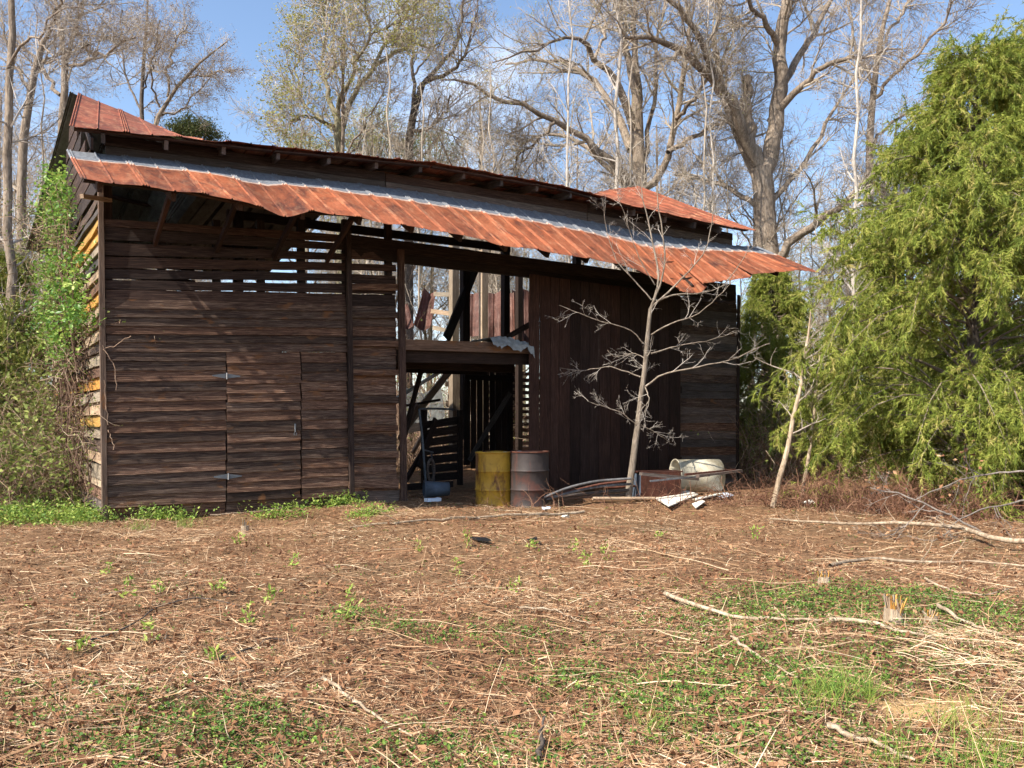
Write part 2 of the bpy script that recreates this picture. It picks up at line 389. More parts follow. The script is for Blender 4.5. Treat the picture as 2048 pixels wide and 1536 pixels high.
# ------------------------------------------------------------------ barn
barn = empty('barn', Wp(6, -3, 0), None, 'old dark wooden barn with sagging rusted tin roofs', 'barn')
front = empty('front_wall', parent=barn)
def xl(y): return 213 - 8 * (1040 - y) / 670.0        # the leaning left corner
def xr(y): return 696 - 6 * (985 - y) / 525.0         # left rail of the ladder
def row(name, xa, xb, ya0, ya1, yb0, yb1, w, th, mat, parent, lap=.020, seg=7, jit=.004):
    """horizontal board between pixel columns xa,xb; rows at its left end ya0(top),ya1(bottom), right end yb0,yb1"""
    A = W(xa, ya1, w); B = W(xb, yb1, w)
    hA = W(xa, ya0, w).z - A.z; hB = W(xb, yb0, w).z - B.z
    return plank(name, A, B, UP, hA, th, mat, parent, hB=hB, seg=seg, jit=jit, lap=lap)
# open slats high on the wall: (left top, left bottom, right top, right bottom) rows
slats = [(437, 452, 470, 485), (453.5, 479, 487, 500), (485, 510, 507, 520), (513.5, 535, 526, 541), (538, 557, 547, 562), (560, 577, 568, 585), (578.5, 598, 587.5, 609)]
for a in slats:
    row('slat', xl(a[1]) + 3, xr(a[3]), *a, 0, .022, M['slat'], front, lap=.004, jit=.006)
# lapped clapboards, full width down to the head of the door
def left_rows():
    edges_l = [600, 617, 634, 652, 668, 684, 703]
    edges_r = [611, 623, 640, 656, 672, 688, 704]
    return list(zip(edges_l[:-1], edges_l[1:], edges_r[:-1], edges_r[1:]))
for a in left_rows():
    row('clapboard', xl(a[1]) + 3, xr(a[3]), a[0] - 3, a[1], a[2] - 3, a[3], .004, .018, M['siding'], front, lap=.026)
# below it the wall is cut by the hinged door: left piece, door, right piece
zl = [703, 722, 742, 763, 784, 804, 824, 846, 867, 889, 909, 930, 951, 971, 994, 1016]
def yy_at(x, yl):                    # rows fan slightly: flat at the door head, rising to the right at the sill
    k = (yl - 703) / (1016 - 703.0)
    return yl - k * (x - 213) * (28 / 480.0) + (1 - k) * (x - 213) * (1 / 480.0)
for i in range(len(zl) - 1):
    for (xa, xb, dy) in ((None, 451.5, 0), (603, None, 3.5)):
        xa_ = xl(zl[i]) + 3 if xa is None else xa; xb_ = xr(zl[i]) if xb is None else xb
        row('clapboard', xa_, xb_, yy_at(xa_, zl[i]) - 3 + dy, yy_at(xa_, zl[i + 1]) + dy, yy_at(xb_, zl[i]) - 3 + dy, yy_at(xb_, zl[i + 1]) + dy, .004, .018, M['siding'], front, seg=5, lap=.026)
row('sill_board', 213, 451, 1014, 1044, 1000, 1030, -.01, .03, M['siding'], front, lap=.0)
row('sill_board', 452, 698, 996, 1028, 984, 1022, -.012, .03, M['siding'], front, lap=.0)
door = empty('door', parent=barn)
dz = [706, 727, 750, 768, 788, 805, 823, 843, 866, 886, 905, 925, 946, 966, 985, 1003]
for i in range(len(dz) - 1):
    e = lambda y: y - (y - 703) / 300.0 * 9
    row('clapboard', 454, 600.5, dz[i] - 2, dz[i + 1], e(dz[i]) - 2, e(dz[i + 1]), .012, .018, M['siding'], door, seg=4, lap=.026)
for hx, hy in ((453, 752), (456, 953)):
    c_ = W(hx, hy, .035); mw = frame(c_, S, UP); vv, ff = [], []
    for sg in (-1, 1):
        b_ = len(vv); L_ = .19
        for y_ in (-.004, .004):
            vv += [(sg * .012, y_, -.035), (sg * L_, y_, -.008), (sg * L_, y_, .008), (sg * .012, y_, .035)]
        ff += [(b_, b_ + 1, b_ + 2, b_ + 3), (b_ + 7, b_ + 6, b_ + 5, b_ + 4)] + [(b_ + k, b_ + 4 + k, b_ + 4 + (k + 1) % 4, b_ + (k + 1) % 4) for k in range(4)]
    hg = link('hinge', mesh_np('hinge', np.array(vv), np.array(ff)), M['hinge'], door, mw)
    v, f = tubes(np.array([[[0, -.008, -.045], [0, -.008, 0], [0, -.008, .045]]]), np.full((1, 3), .009), 8)
    link('pin', mesh_np('pin', v, f, smooth=True), M['hinge_pin'], hg, mw)
# latch: hasp and hanging staple
lt = W(590, 858, .035); mw = frame(lt, S, UP)
a_ = np.linspace(0, math.pi * 2, 9)
lp = np.stack([.018 * np.cos(a_), np.full(9, -.012), .03 * np.sin(a_) - .07], -1)[None]
v1 = tubes(lp, np.full((1, 9), .005), 5); v2 = tubes(np.array([[[0, -.01, .08], [0, -.012, .02], [0, -.012, -.045]]]), np.array([[.014, .012, .008]]), 6)
v, f = cat([v1, v2]); link('latch', mesh_np('latch', v, f), M['hinge'], door, mw)
# corner board at the leaning left corner
plank('corner_board', W(212, 1046, -.05) - S * .05, W(203, 366, -.05) - S * .05, S, .06, .09, M['beam'], front, seg=6, jit=.003)
# studs behind the slats
for sx in (206, 322, 432, 520, 601, 690, 775):
    a_, b_ = W(sx + 6, 1030, -.09), W(sx, 440, -.09); a_.z = 0
    beam('stud', a_, b_, .10, .09, M['dark'], front, up=S)
# ladder bay
ladder = empty('ladder', parent=barn)
for (xa, xb, w_) in ((698, 691, .05), (800, 794, .05)):
    plank('rail', W(xa, 1004, w_), W(xb, 462 if xa < 750 else 500, w_), S, .07 if xa < 750 else .10, .06, M['slat'], ladder, seg=4)
for y0, y1 in ((567, 580), (623, 635), (680, 692), (738, 750), (793, 805), (849, 861), (901, 914), (957, 976)):
    row('rung', 699, 797, y0, y1, y0 + 1, y1 + 1, .075, .024, M['siding'], ladder, lap=0, seg=3)
bl = [(474, 497, 488, 509), (499, 518, 510, 521), (527, 540, 530, 543), (548, 566, 552, 569), (570, 586, 573, 588), (588, 612, 590, 614)]
for a in bl: row('slat', 699, 792, *a, .0, .02, M['slat'], front, lap=.003, seg=4, jit=.005)
ye = np.linspace(614, 985, 20)
for i in range(19):
    k = i / 19.0
    row('clapboard', 699, 792, ye[i] - 3, ye[i + 1], ye[i] - 2 - 2 * k, ye[i + 1] + 1 - 3 * k, .004, .018, M['siding'], front, seg=4)
row('sill_board', 699, 799, 983, 1016, 981, 1012, .03, .03, M['greyplank'], front, lap=0)

# header beam, loft beam, track
plank('header_beam', W(698, 513, .0), W(1472, 602, .0), UP, .16, .10, M['dark'], barn, seg=10, jit=.006)
plank('header_board', W(690, 493, .06), W(1472, 589, .06), UP, .20, .03, M['slat'], barn, seg=10, jit=.008)
plank('loft_beam', W(793, 699, .02), W(1068, 707, .02), UP, .17, .06, M['beam'], barn, seg=6, jit=.004)
plank('loft_beam', W(793, 724, -.06), W(1068, 730, -.06), UP, .20, .05, M['dark'], barn, seg=6, jit=.004)
# loft floor boards running back
loft = empty('loft_floor', parent=barn)
for k in range(9):
    s_, _ = Wsz(800 + k * 30, 700, 0)
    if k in (5,): continue
    beam('floorboard', Wp(s_ + .12, -.1, 2.42), Wp(s_ + .12, -2.4 - .5 * (k % 3), 2.42), .03, .26, M['slat'], loft, seg=3)
for w_ in (-.9, -1.9):
    beam('joist', Wp(3.6, w_, 2.28), Wp(7.0, w_, 2.28), .2, .06, M['dark'], loft)

# sliding door of vertical planks
sd = empty('sliding_door', parent=barn)
xs_ = [1058, 1079, 1100, 1118, 1140, 1160, 1178, 1198, 1221, 1240, 1259, 1280, 1297, 1317, 1338, 1361]
for i in range(len(xs_) - 1):
    xa, xb = xs_[i] + .6, xs_[i + 1] - .6
    yb = 990 - (xa - 1058) * .075 + random.uniform(-3, 3); yt = 548 + (xa - 1058) * .14
    sa, zb = Wsz(xa, yb, .13); sb, _ = Wsz(xb, yb, .13); _, zt_ = Wsz(xa, yt, .13)
    plank('plank', Wp(sb, .13 + random.uniform(-.006, .006), max(zb, .03)), Wp(sb + .01, .13, zt_), -S, sb - sa, .022, M['redplank'], sd, seg=6, jit=.0025)
for zz in (.5, 1.9, 3.2):
    beam('batten', Wp(6.9, .06, zz), Wp(10.4, .06, zz), .14, .025, M['dark'], sd)
# right-hand clapboards
rw = []
yR = np.linspace(606, 975, 24)
for i in range(23):
    k = i / 23.0
    row('clapboard', 1352, 1473, yR[i] - 2 - 6 * (1 - k) + 2 * k, yR[i + 1] - 6 * (1 - k) + 2 * k, yR[i] - 2 + 4 * (1 - k) - 4 * k, yR[i + 1] + 4 * (1 - k) - 4 * k, .004, .018, M['greyplank'] if i % 3 else M['siding'], front, seg=4, jit=.006)
plank('corner_board', W(1471, 972, .012), W(1474, 590, .012), S, .07, .03, M['dark'], front, seg=4)

# left end wall
left = empty('left_wall', parent=barn)
nb = 26
for i in range(nb):
    z0 = .08 + i * .162; q0, q1 = .0, 6.5
    lean = -.0145 * z0
    nm = M['siding'] if i % 4 else M['greyplank']
    if i in (7, 10, 17, 22, 23): nm = M['yellow']
    elif i in (2, 3, 4, 6, 8, 9, 12, 14, 16, 19, 21): nm = M['paleplank']  # paler wood puts the sunlight on this wall into the board colour
    A = Wp(lean - .0, -q0 - .02, z0); B = Wp(lean, -q1, z0 + random.uniform(-.05, .05))
    if i == 3:
        A = A + UP * -.05
    plank('clapboard', B, A, UP, .175, .02, nm, left, seg=9, jit=.012, lap=.030 + .02 * random.random())
for i in range(7):       # gable boards
    z0 = 4.35 + i * .26; half = 3.1 - i * .46
    plank('gable_board', Wp(-.07, -3.3 - half, z0), Wp(-.07, -3.3 + half, z0), UP, .25, .02, M['slat'], left, seg=4, jit=.008, lap=.01)
for q in (.1, 1.7, 3.3, 4.9, 6.5):
    beam('stud', Wp(.06, -q, 0), Wp(.02, -q, 4.5 + .45 * (3.3 - abs(q - 3.3))), .1, .1, M['dark'], left, up=S)
plank('brace_stub', W(168, 396, .45), W(225, 404, .02), UP, .045, .05, M['paleplank'], barn, seg=2)

# rear wall: low broken slats, sky shows through; right end wall
rear = empty('rear_wall', parent=barn)
for i in range(15):
    z0 = .12 + i * .17
    for (sa, sb) in ((0, 3.2), (8.75 + .06 * (i % 3), 9.75), (9.8, 12.1)):
        if random.random() < .08: continue
        plank('slat', Wp(sa, -6.6, z0), Wp(sb, -6.6, z0 + random.uniform(-.02, .02)), UP, .14 if sa < 9 else .10, .02, M['paleplank'] if 8 < sa < 9.5 else M['slat'], rear, seg=4, jit=.008)  # sunlight painted in: the sunlit run gets pale wood, the others dark
for i in range(14):
    z0 = 2.8 + i * .14
    plank('slat', Wp(-.1, -6.6, z0), Wp(2.6, -6.6, z0 + random.uniform(-.02, .02)), UP, .10, .02, M['slat'], rear, seg=3, jit=.006)
for s_ in (0, 3.2, 9.2, 10.9, 12.1):
    beam('post', Wp(s_, -6.7, 0), Wp(s_, -6.7, 2.75 if s_ > 1 else 4.7), .12, .12, M['paleplank'], rear, up=S)
rightw = empty('right_wall', parent=barn)
for i in range(25):
    plank('clapboard', Wp(12.08, 0, .1 + i * .16), Wp(12.08, -6.6, .1 + i * .16 + random.uniform(-.02, .02)), UP, .17, .02, M['greyplank'], rightw, seg=4, jit=.008, lap=.02)
# inner cross wall that closes off the right-hand bay and the left-hand room
inner = empty('inner_wall', parent=barn)
for i in range(15):
    plank('board', Wp(2.35, -.12, .1 + i * .2), Wp(2.35, -3.3, .1 + i * .2), UP, .192, .02, M['slat'], inner, seg=2)

# ---- roofs
XC = [0, .015, .03, .045, .06, .14, .24, .315, .33, .345, .44, .54, .615, .63, .645, .66, .675, .69]
HC = [0, .022, 0, .022, 0, 0, 0, 0, .022, 0, 0, 0, 0, .0, .022, 0, .022, .0]
def sheet(name, s0, width, zt, ze, wt, we, lift, mat, parent, nyy=7, wave=.02, thick=.003, slip=0.0, skew=(0, 0), sag=0.0, top_s=None):
    """one crimped tin sheet from the top edge (wt, zt(s)) down to the eave (we(s), ze(s))"""
    k = width / .69; vs_, run = [], []
    ph = random.uniform(0, 9); a1 = random.uniform(.5, 1)
    for lay in (0, 1):
        for j in range(nyy):
            t = j / (nyy - 1.0)
            for xc, hc in zip(XC, HC):
                s = s0 + xc * k; st = s if top_s is None else top_s(s)
                ss = st + (s - st) * t + slip * t
                w_ = wt(s) + (we(s) - wt(s)) * t; z = zt(s) + (ze(s) - zt(s)) * t
                z += hc * .9 + lift + skew[0] * (1 - t) + skew[1] * t
                z += wave * a1 * t ** 2 * math.sin(9 * xc + ph) + wave * .35 * math.sin(5 * xc + 7 * t + ph) - sag * math.sin(math.pi * t)
                z -= lay * thick
                vs_.append((ss - s0, -w_, z)); run.append(t)
    n_ = len(XC); f = []
    for lay in (0, 1):
        for j in range(nyy - 1):
            for i in range(n_ - 1):
                a = lay * nyy * n_ + j * n_ + i; q = (a, a + n_, a + n_ + 1, a + 1)
                f.append(q if lay == 0 else tuple(reversed(q)))
    o = nyy * n_
    for i in range(n_ - 1):
        a = (nyy - 1) * n_ + i; f.append((a, a + o, a + o + 1, a + 1)); a = i; f.append((a, a + 1, a + o + 1, a + o))
    for j in range(nyy - 1):
        a = j * n_; f.append((a, a + o, a + o + n_, a + n_)); a = j * n_ + n_ - 1; f.append((a, a + n_, a + n_ + o, a + o))
    return link(name, mesh_np(name, np.array(vs_), np.array(f), run=np.array(run)), mat, parent, frame(Wp(s0, 0, 0), S, UP))
def table(pts, w):
    t = [Wsz(x, y, w) for x, y in pts]; t.sort(); return t
WE, WT = 1.5, -.02
eave = table([(141, 354), (211, 365), (273, 369), (316, 376), (339, 383), (362, 386), (398, 385), (459, 397), (500, 407), (512, 411), (562, 432), (578, 434), (628, 421), (662, 427), (691, 431), (729, 436), (776, 449), (829, 452), (872, 462), (916, 470), (957, 477), (1001, 490), (1035, 496), (1079, 499), (1115, 509), (1154, 512), (1197, 521), (1226, 526), (1243, 530), (1277, 541), (1309, 557), (1337, 570), (1362, 579), (1396, 579), (1408, 568), (1468, 557), (1515, 548), (1565, 543), (1599, 540)], WE)
topl = table([(144, 302), (319, 319), (560, 351), (747, 371), (872, 390), (997, 410), (1196, 446), (1352, 476), (1477, 492), (1505, 493)], WT)
lroof = empty('lower_roof', parent=barn)
s_beg, s_end = -.46, 12.80; ns = 20; pw = (s_end - s_beg) / ns
for k in range(ns):
    s0 = s_beg + k * pw
    sk = (0, 0); slip = 0
    if k == 13: slip = .03
    if k == 14: sk = (-.01, -.05); slip = .07
    if k == 16: sk = (0, -.04); slip = -.05
    sheet('roof_sheet', s0, pw + .03, lambda s: interp(s, topl), lambda s: interp(s, eave), lambda s: WT, lambda s: WE, .004 * (k % 2), M['rust'], lroof, wave=.007, slip=slip, skew=sk)
# rafters and lath under the pent roof
for k in range(16):
    s = -.25 + k * .80
    zt_, ze_ = float(interp(s, topl)), float(interp(s, eave))
    g = .11
    A = Wp(s, -.12, zt_ - g); B = Wp(s, WE - .16, zt_ + (ze_ - zt_) * .87 - g - .015)
    beam('rafter', A, B, .11, .055, M['slat'], lroof, seg=2)
    # strut from the wall up to the rafter end
    C_ = Wp(s + .03, .02, ze_ - .34); B2 = Wp(s + .03, WE - .5, ze_ + .10)
    if 0 < k < 5: beam('strut', C_, B2, .09, .045, M['redplank'], lroof, seg=2)
for w_ in (1.12, .7, .3):
    t = (w_ - WT) / (WE - WT)
    for k in range(12):
        sa, sb = -.4 + k * 1.075, -.4 + (k + 1) * 1.075 - .02
        za = float(interp(sa, topl)) * (1 - t) + float(interp(sa, eave)) * t - .03
        zb = float(interp(sb, topl)) * (1 - t) + float(interp(sb, eave)) * t - .03
        vio = max(za + (zb - za) * q - (float(interp(sa + (sb - sa) * q, topl)) * (1 - t) + float(interp(sa + (sb - sa) * q, eave)) * t - .03) for q in np.linspace(0, 1, 9))
        vio = max(0, vio)
        plank('lath', Wp(sa, w_, za - .085 - vio), Wp(sb, w_, zb - .085 - vio), N, .09, .02, M['slat'], lroof, seg=3)
# clerestory boards between the two roofs
WC = -.10
cl_up = table([(172, 268), (330, 290), (560, 318), (745, 345), (870, 362), (1000, 378), (1200, 415), (1470, 470)], WC)
cler = empty('clerestory_wall', parent=barn)
for (sa, sb) in ((-.0, 4.0), (4.02, 8.1), (8.12, 12.1)):
    for b_ in range(3):
        za, zb = float(interp(sa, topl)), float(interp(sb, topl)); ua, ub = float(interp(sa, cl_up)), float(interp(sb, cl_up))
        ka, kb = (ua - za + .16) / 3, (ub - zb + .16) / 3
        plank('board', Wp(sa, WC, za - .14 + ka * b_), Wp(sb, WC, zb - .14 + kb * b_), UP, ka, .022, M['greyplank'] if b_ < 2 else M['slat'], cler, hB=kb, seg=6, jit=.008, lap=.008)
# upper roof
UE, UR = .35, -3.3
ueave = table([(138, 254), (199, 257), (262, 266), (315, 271), (370, 275), (428, 282), (478, 284), (555, 293), (663, 304), (747, 313), (872, 325), (926, 334), (997, 349), (1072, 361), (1154, 378), (1215, 395), (1234, 404), (1352, 431), (1446, 451), (1510, 462)], UE)
s_l, s_r = ueave[0][0], ueave[-1][0]
def ridge_z(s):
    pts = [(156, 186), (202, 205), (247, 222), (292, 242), (332, 261), (372, 281)]
    t = table(pts, UR)
    mid = [(t[-1][0] + .5, None)]
    tab = list(t)
    for s_ in np.arange(t[-1][0] + .4, 9.6, .4):          # sunk below the line of the eave
        tab.append((s_, float(interp(s_, ueave)) + .42 + .14 * math.sin(2.1 * s_)))
    tab += table([(1185, 388), (1215, 380), (1274, 373)], UR)
    tab.sort(); return tab
RZ = ridge_z(0)
s_rl = Wsz(156, 186, UR)[0]; s_rr = Wsz(1274, 373, UR)[0]
uroof = empty('upper_roof', parent=barn)
nu = 20; pu = (s_r - s_l) / nu
def top_s(s): return s_rl + (s - s_l) / (s_r - s_l) * (s_rr - s_rl)
for k in range(nu):
    s0 = s_l + k * pu
    sheet('roof_sheet', s0, pu + .03, lambda s: float(interp(top_s(s), RZ)), lambda s: float(interp(s, ueave)), lambda s: UR, lambda s: UE, .004 * (k % 2), M['rust_up'], uroof, nyy=9, wave=.007, top_s=top_s, sag=.0 if k < 3 or k > 15 else .05)
# what is left of the rear slope at the left end
REZ = 4.6
for k in range(7):
    s0 = -.10 + k * .66
    def zt(s): return float(interp(s + .1, RZ)) - .01
    sheet('rear_roof_sheet', s0, .69, zt, lambda s: REZ - .02 * s, lambda s: UR, lambda s: -6.75, -.01, M['zinc_dark'], uroof, nyy=6, wave=.02, slip=-.42)
for k in range(5):
    t = .1 + k * .2
    beam('purlin', Wp(.1 - .25 * t, UR - 3.4 * t, 6.52 - 2.0 * t), Wp(4.4 - .3 * t, UR - 3.4 * t, 5.8 - 1.4 * t), .05, .09, M['slat'], uroof, seg=2)
# upper rafters: tails stand out under the eave
tails = [(206, 270), (332, 285), (447, 297), (556, 302), (657, 314), (752, 325), (840, 333), (927, 345), (1003, 357), (1073, 372), (1140, 387), (1205, 402), (1268, 418), (1330, 432), (1388, 446), (1440, 457)]
for x, y in tails:
    s, _ = Wsz(x, y, UE - .12)
    ze_ = float(interp(s, ueave)) - .085; zr_ = float(interp(top_s(s), RZ)) - .12
    t_s = top_s(s)
    beam('rafter', Wp(s, UE - .10, ze_), Wp(t_s, UR, zr_), .12, .05, M['greyplank'], uroof, seg=2)
for w_ in (.2, -.35, -1.0, -1.7, -2.4, -3.1):
    t = (UE - w_) / (UE - UR)
    for k in range(5):
        sa, sb = s_l + .05 + k * 2.52, s_l + .05 + (k + 1) * 2.52 - .04
        za = float(interp(sa, ueave)) * (1 - t) + float(interp(top_s(sa), RZ)) * t - .05
        zb = float(interp(sb, ueave)) * (1 - t) + float(interp(top_s(sb), RZ)) * t - .05
        plank('lath', Wp(sa + (top_s(sa) - sa) * t, w_, za - .02), Wp(sb + (top_s(sb) - sb) * t, w_, zb - .02), N, .09, .02, M['slat'], uroof, seg=2)
# left verge: barge board
beam('barge_board', Wp(-.2, .25, 4.78), Wp(.02, UR, 6.5), .14, .03, M['slat'], uroof, seg=3)

# posts and leaning timbers behind the upper opening
def post(name, x, yt, yb, w, a, b, mat, x2=None, w2=None):
    A = W(x, yb, w); B = W(x2 if x2 is not None else x, yt, w2 if w2 is not None else w)
    return beam(name, A, B, a, b, mat, barn, up=S)
post('post', 908, 470, 905, -5.0, .18, .18, M['paleplank'])
post('post', 930, 500, 880, -3.2, .17, .15, M['dark'])
post('post', 967, 500, 905, -5.0, .17, .15, M['paleplank'])
post('post', 1038, 520, 905, -4.4, .13, .13, M['dark'])
post('post', 1120, 560, 905, -3.4, .13, .13, M['dark'])
for s_ in (2.6, 8.4, 10.4):
    beam('post', Wp(s_, -3.3, 0), Wp(s_, -3.3, 5.7), .15, .15, M['dark'], barn, up=S)
tie = beam('tie_beam', Wp(2.4, -3.3, 5.0), Wp(8.5, -3.3, 5.1), .16, .08, M['dark'], barn)
# ------------------------------------------------------------------ branches and trees: generators
def resample(pts, K, wig=0.0):
    pts = np.asarray(pts, float); seg = np.linalg.norm(np.diff(pts[:, :3], axis=0), axis=1); t = np.concatenate([[0], np.cumsum(seg)]); t /= t[-1]
    tt = np.linspace(0, 1, K); q = np.stack([np.interp(tt, t, pts[:, k]) for k in range(pts.shape[1])], 1)
    q2 = q.copy(); q2[1:-1, :3] = .25 * q[:-2, :3] + .5 * q[1:-1, :3] + .25 * q[2:, :3]
    if wig: q2[1:-1, :3] += rng.normal(size=(K - 2, 3)) * wig
    return q2
def limb(pts, D, dep=0.0, K=14, wig=.0, d0=0.0):
    """pts: (px, py, width px) measured at depth D; dep: how far the limb reaches toward (-) or away (+) over its length"""
    n = len(pts); out = []
    for i, (x, y, w) in enumerate(pts):
        d = D + d0 + dep * i / (n - 1.0); p = P(x, y, d); out.append((p.x, p.y, p.z, w * d / F / 2))
    return resample(out, K, wig)
def grow(par, rad, n, tr, Lr, ang, trop, K, rf, wig=.25, rmin=.002):
    """children of branches par (B,K,3): n each; returns pts, rad"""
    B, Kp, _ = par.shape; m = B * n
    bi = np.repeat(np.arange(B), n); t = rng.uniform(tr[0], tr[1], m) * (Kp - 1)
    k = np.minimum(t.astype(int), Kp - 2); fr = (t - k)[:, None]
    p = par[bi, k] * (1 - fr) + par[bi, k + 1] * fr
    tan = par[bi, k + 1] - par[bi, k]; tan /= np.linalg.norm(tan, axis=1, keepdims=True) + 1e-9
    r0 = (rad[bi, k] * (1 - fr[:, 0]) + rad[bi, k + 1] * fr[:, 0])
    per = rng.normal(size=(m, 3)); per -= tan * (per * tan).sum(1, keepdims=True); per /= np.linalg.norm(per, axis=1, keepdims=True) + 1e-9
    a = rng.uniform(ang[0], ang[1], m)[:, None]
    d = tan * np.cos(a) + per * np.sin(a)
    L = rng.uniform(Lr[0], Lr[1], m) * (1.15 - .5 * t / (Kp - 1))
    out = np.zeros((m, K, 3)); out[:, 0] = p; st = (L / (K - 1))[:, None]
    for i in range(1, K):
        d = d + rng.normal(size=(m, 3)) * wig + np.array([0, 0, trop]); d /= np.linalg.norm(d, axis=1, keepdims=True)
        out[:, i] = out[:, i - 1] + d * st
    rs = np.maximum(np.minimum(r0 * rf, L * .022), rmin)
    rr = rs[:, None] * np.linspace(1, .35, K)[None, :]
    return out, np.maximum(rr, rmin * .6)
def stack_limbs(ls, K):
    a = np.stack(ls); return a[..., :3], a[..., 3]
def make_tree(name, label, limbs, bark, twig, n=(9, 6, 5), L1=(1.2, 2.8), L2=(.6, 1.3), L3=(.25, .6), buds=None, bud_n=1, bud_size=.05, trop=.04, group=None, base=None, catg='tree', sides=9, ang=(.5, 1.1), rmin=.004, tr0=.25):
    pts, rad = stack_limbs(limbs, 14)
    b = Vector(pts[0, 0]) if base is None else Vector(base)
    t = empty(name, b, None, label, catg, group); mw = Matrix.Translation(b); off = np.array(b)
    v, f = tubes(pts - off, rad, sides); link('trunk', mesh_np('trunk', v, f, smooth=True), bark, t, mw)
    p1, r1 = grow(pts, rad, n[0], (tr0, 1), L1, ang, trop, 6, .55, .16, rmin * 2)
    p2, r2 = grow(p1, r1, n[1], (.15, 1), L2, ang, trop, 4, .6, .2, rmin * 1.3)
    p3, r3 = grow(p2, r2, n[2], (.1, 1), L3, ang, trop, 2, .6, .25, rmin)
    v, f = cat([tubes(p1 - off, r1, 5), tubes(p2 - off, r2, 3), tubes(p3 - off, r3, 3)])
    link('crown', mesh_np('crown', v, f), twig, t, mw)['kind'] = 'stuff'
    if buds is not None:
        bp = np.repeat(p3[:, -1], bud_n, axis=0) + rng.normal(size=(len(p3) * bud_n, 3)) * .06 - off
        nn = len(bp); L = rng.uniform(.5, 1.3, nn) * bud_size
        v, f = leaves(bp, L, L * .6); link('buds', mesh_np('buds', v, f, rep(rng.random(nn), 4)), buds, t, mw)['kind'] = 'stuff'
    return t
def copy_tree(t, loc, rz, sc, label=None, group=None):
    r = t.copy(); C.objects.link(r); r.location = loc; r.rotation_euler = (0, 0, rz); r.scale = (sc, sc, sc)
    if label: r['label'] = label
    if group: r['group'] = group
    for ch in list(t.children):
        c = ch.copy(); C.objects.link(c); c.parent = r
    return r
def gy_(D): return HY + H * F / D

# ------------------------------------------------------------------ drums
def drum(name, label, px, D, mat, sc=1.0, rot=0):
    g = P(px, 840, D); g.z = float(hz(g.x, g.y)) - .01
    R, h = .292 * sc, .88 * sc; d = empty(name, g, None, label, 'drum', None); mw = Matrix.Translation(g) @ Matrix.Rotation(rot, 4, 'Z')
    prof = [(R - .01, 0), (R + .008, .0), (R + .008, .018), (R, .024)]
    for zc in (.30, .585):
        prof += [(R, (zc - .022)), (R + .004, zc - .016), (R + .013, zc - .006), (R + .013, zc + .006), (R + .004, zc + .016), (R, zc + .022)]
    prof += [(R, h / sc - .03), (R, h / sc - .024)]
    n = 40; a = np.arange(n) * 2 * math.pi / n
    pr = np.array([(r, z * sc) for r, z in prof])
    def lathe(pr):
        dents = 1 - .012 * np.exp(-((a - 4.4) / .35) ** 2)[None, :] * np.ones((len(pr), 1))
        v = np.stack([pr[:, 0][:, None] * np.cos(a) * dents, pr[:, 0][:, None] * np.sin(a) * dents, np.repeat(pr[:, 1][:, None], n, 1)], -1).reshape(-1, 3)
        k = len(pr); i = (np.arange(k - 1)[:, None] * n); j = np.arange(n)[None, :]; j2 = (j + 1) % n
        return v, np.stack([i + j, i + j2, i + n + j2, i + n + j], -1).reshape(-1, 4)
    v, f = lathe(pr); link('body', mesh_np('body', v, f, smooth=True), mat, d, mw)
    v, f = lathe(np.array([(R, h - .026), (R + .010, h - .022), (R + .012, h - .008), (R + .006, h), (R - .006, h - .001), (R - .010, h - .016)])); link('rim', mesh_np('rim', v, f, smooth=True), M['rust_dark'] if mat is M['drum_grey'] else mat, d, mw)
    v, f = lathe(np.array([(R - .008, h - .018), (R * .6, h - .016), (.001, h - .015)])); lid = link('lid', mesh_np('lid', v, f, smooth=True), mat, d, mw)
    v, f = lathe(np.array([(.035, h - .016), (.035, h - .006), (.028, h - .004), (.001, h - .004)])); v = v + np.array([.17, .1, 0]); link('bung', mesh_np('bung', v, f), M['hinge'], lid, mw)
    return d
drum('drum', 'yellow rusty steel drum standing in the barn doorway', 989, 13.15, M['drum_yellow'], 1.04)
drum('drum', 'grey brown rusty steel drum standing right beside the yellow drum', 1059, 13.0, M['drum_grey'], 1.04, 1.0)

# ------------------------------------------------------------------ things inside the barn
gate = empty('stall_gate', W(977, 950, -3.0), None, 'dark stall gate of upright boards with a diagonal brace behind the drums', 'gate')
gs0, gs1 = Wsz(928, 800, -3.0)[0], Wsz(1027, 800, -3.0)[0]; nbd = 8
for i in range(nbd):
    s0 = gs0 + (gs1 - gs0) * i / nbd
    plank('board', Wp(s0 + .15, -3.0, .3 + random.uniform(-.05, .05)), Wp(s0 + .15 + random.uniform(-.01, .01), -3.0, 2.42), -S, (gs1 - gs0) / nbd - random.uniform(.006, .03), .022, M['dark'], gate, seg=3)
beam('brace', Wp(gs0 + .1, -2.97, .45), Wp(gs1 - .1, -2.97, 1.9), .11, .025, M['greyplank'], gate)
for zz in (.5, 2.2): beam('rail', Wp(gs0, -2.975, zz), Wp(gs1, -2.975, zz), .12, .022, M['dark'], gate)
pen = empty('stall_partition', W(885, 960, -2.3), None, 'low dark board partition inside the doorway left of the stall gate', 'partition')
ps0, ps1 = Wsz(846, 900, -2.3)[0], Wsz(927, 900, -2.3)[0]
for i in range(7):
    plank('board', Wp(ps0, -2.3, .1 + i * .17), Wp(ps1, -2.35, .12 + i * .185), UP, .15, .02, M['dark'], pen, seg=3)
for s_ in (ps0 + .05, ps1 - .05): beam('post', Wp(s_, -2.36, 0), Wp(s_, -2.36, 1.5), .09, .09, M['dark'], pen, up=S)
def single(name, label, catg, A, B, a, b, mat, group=None, up=UP, seg=3):
    o = beam(name, A, B, a, b, mat, None, up=up, seg=seg, jit=.004); return tag(o, label, catg, group)
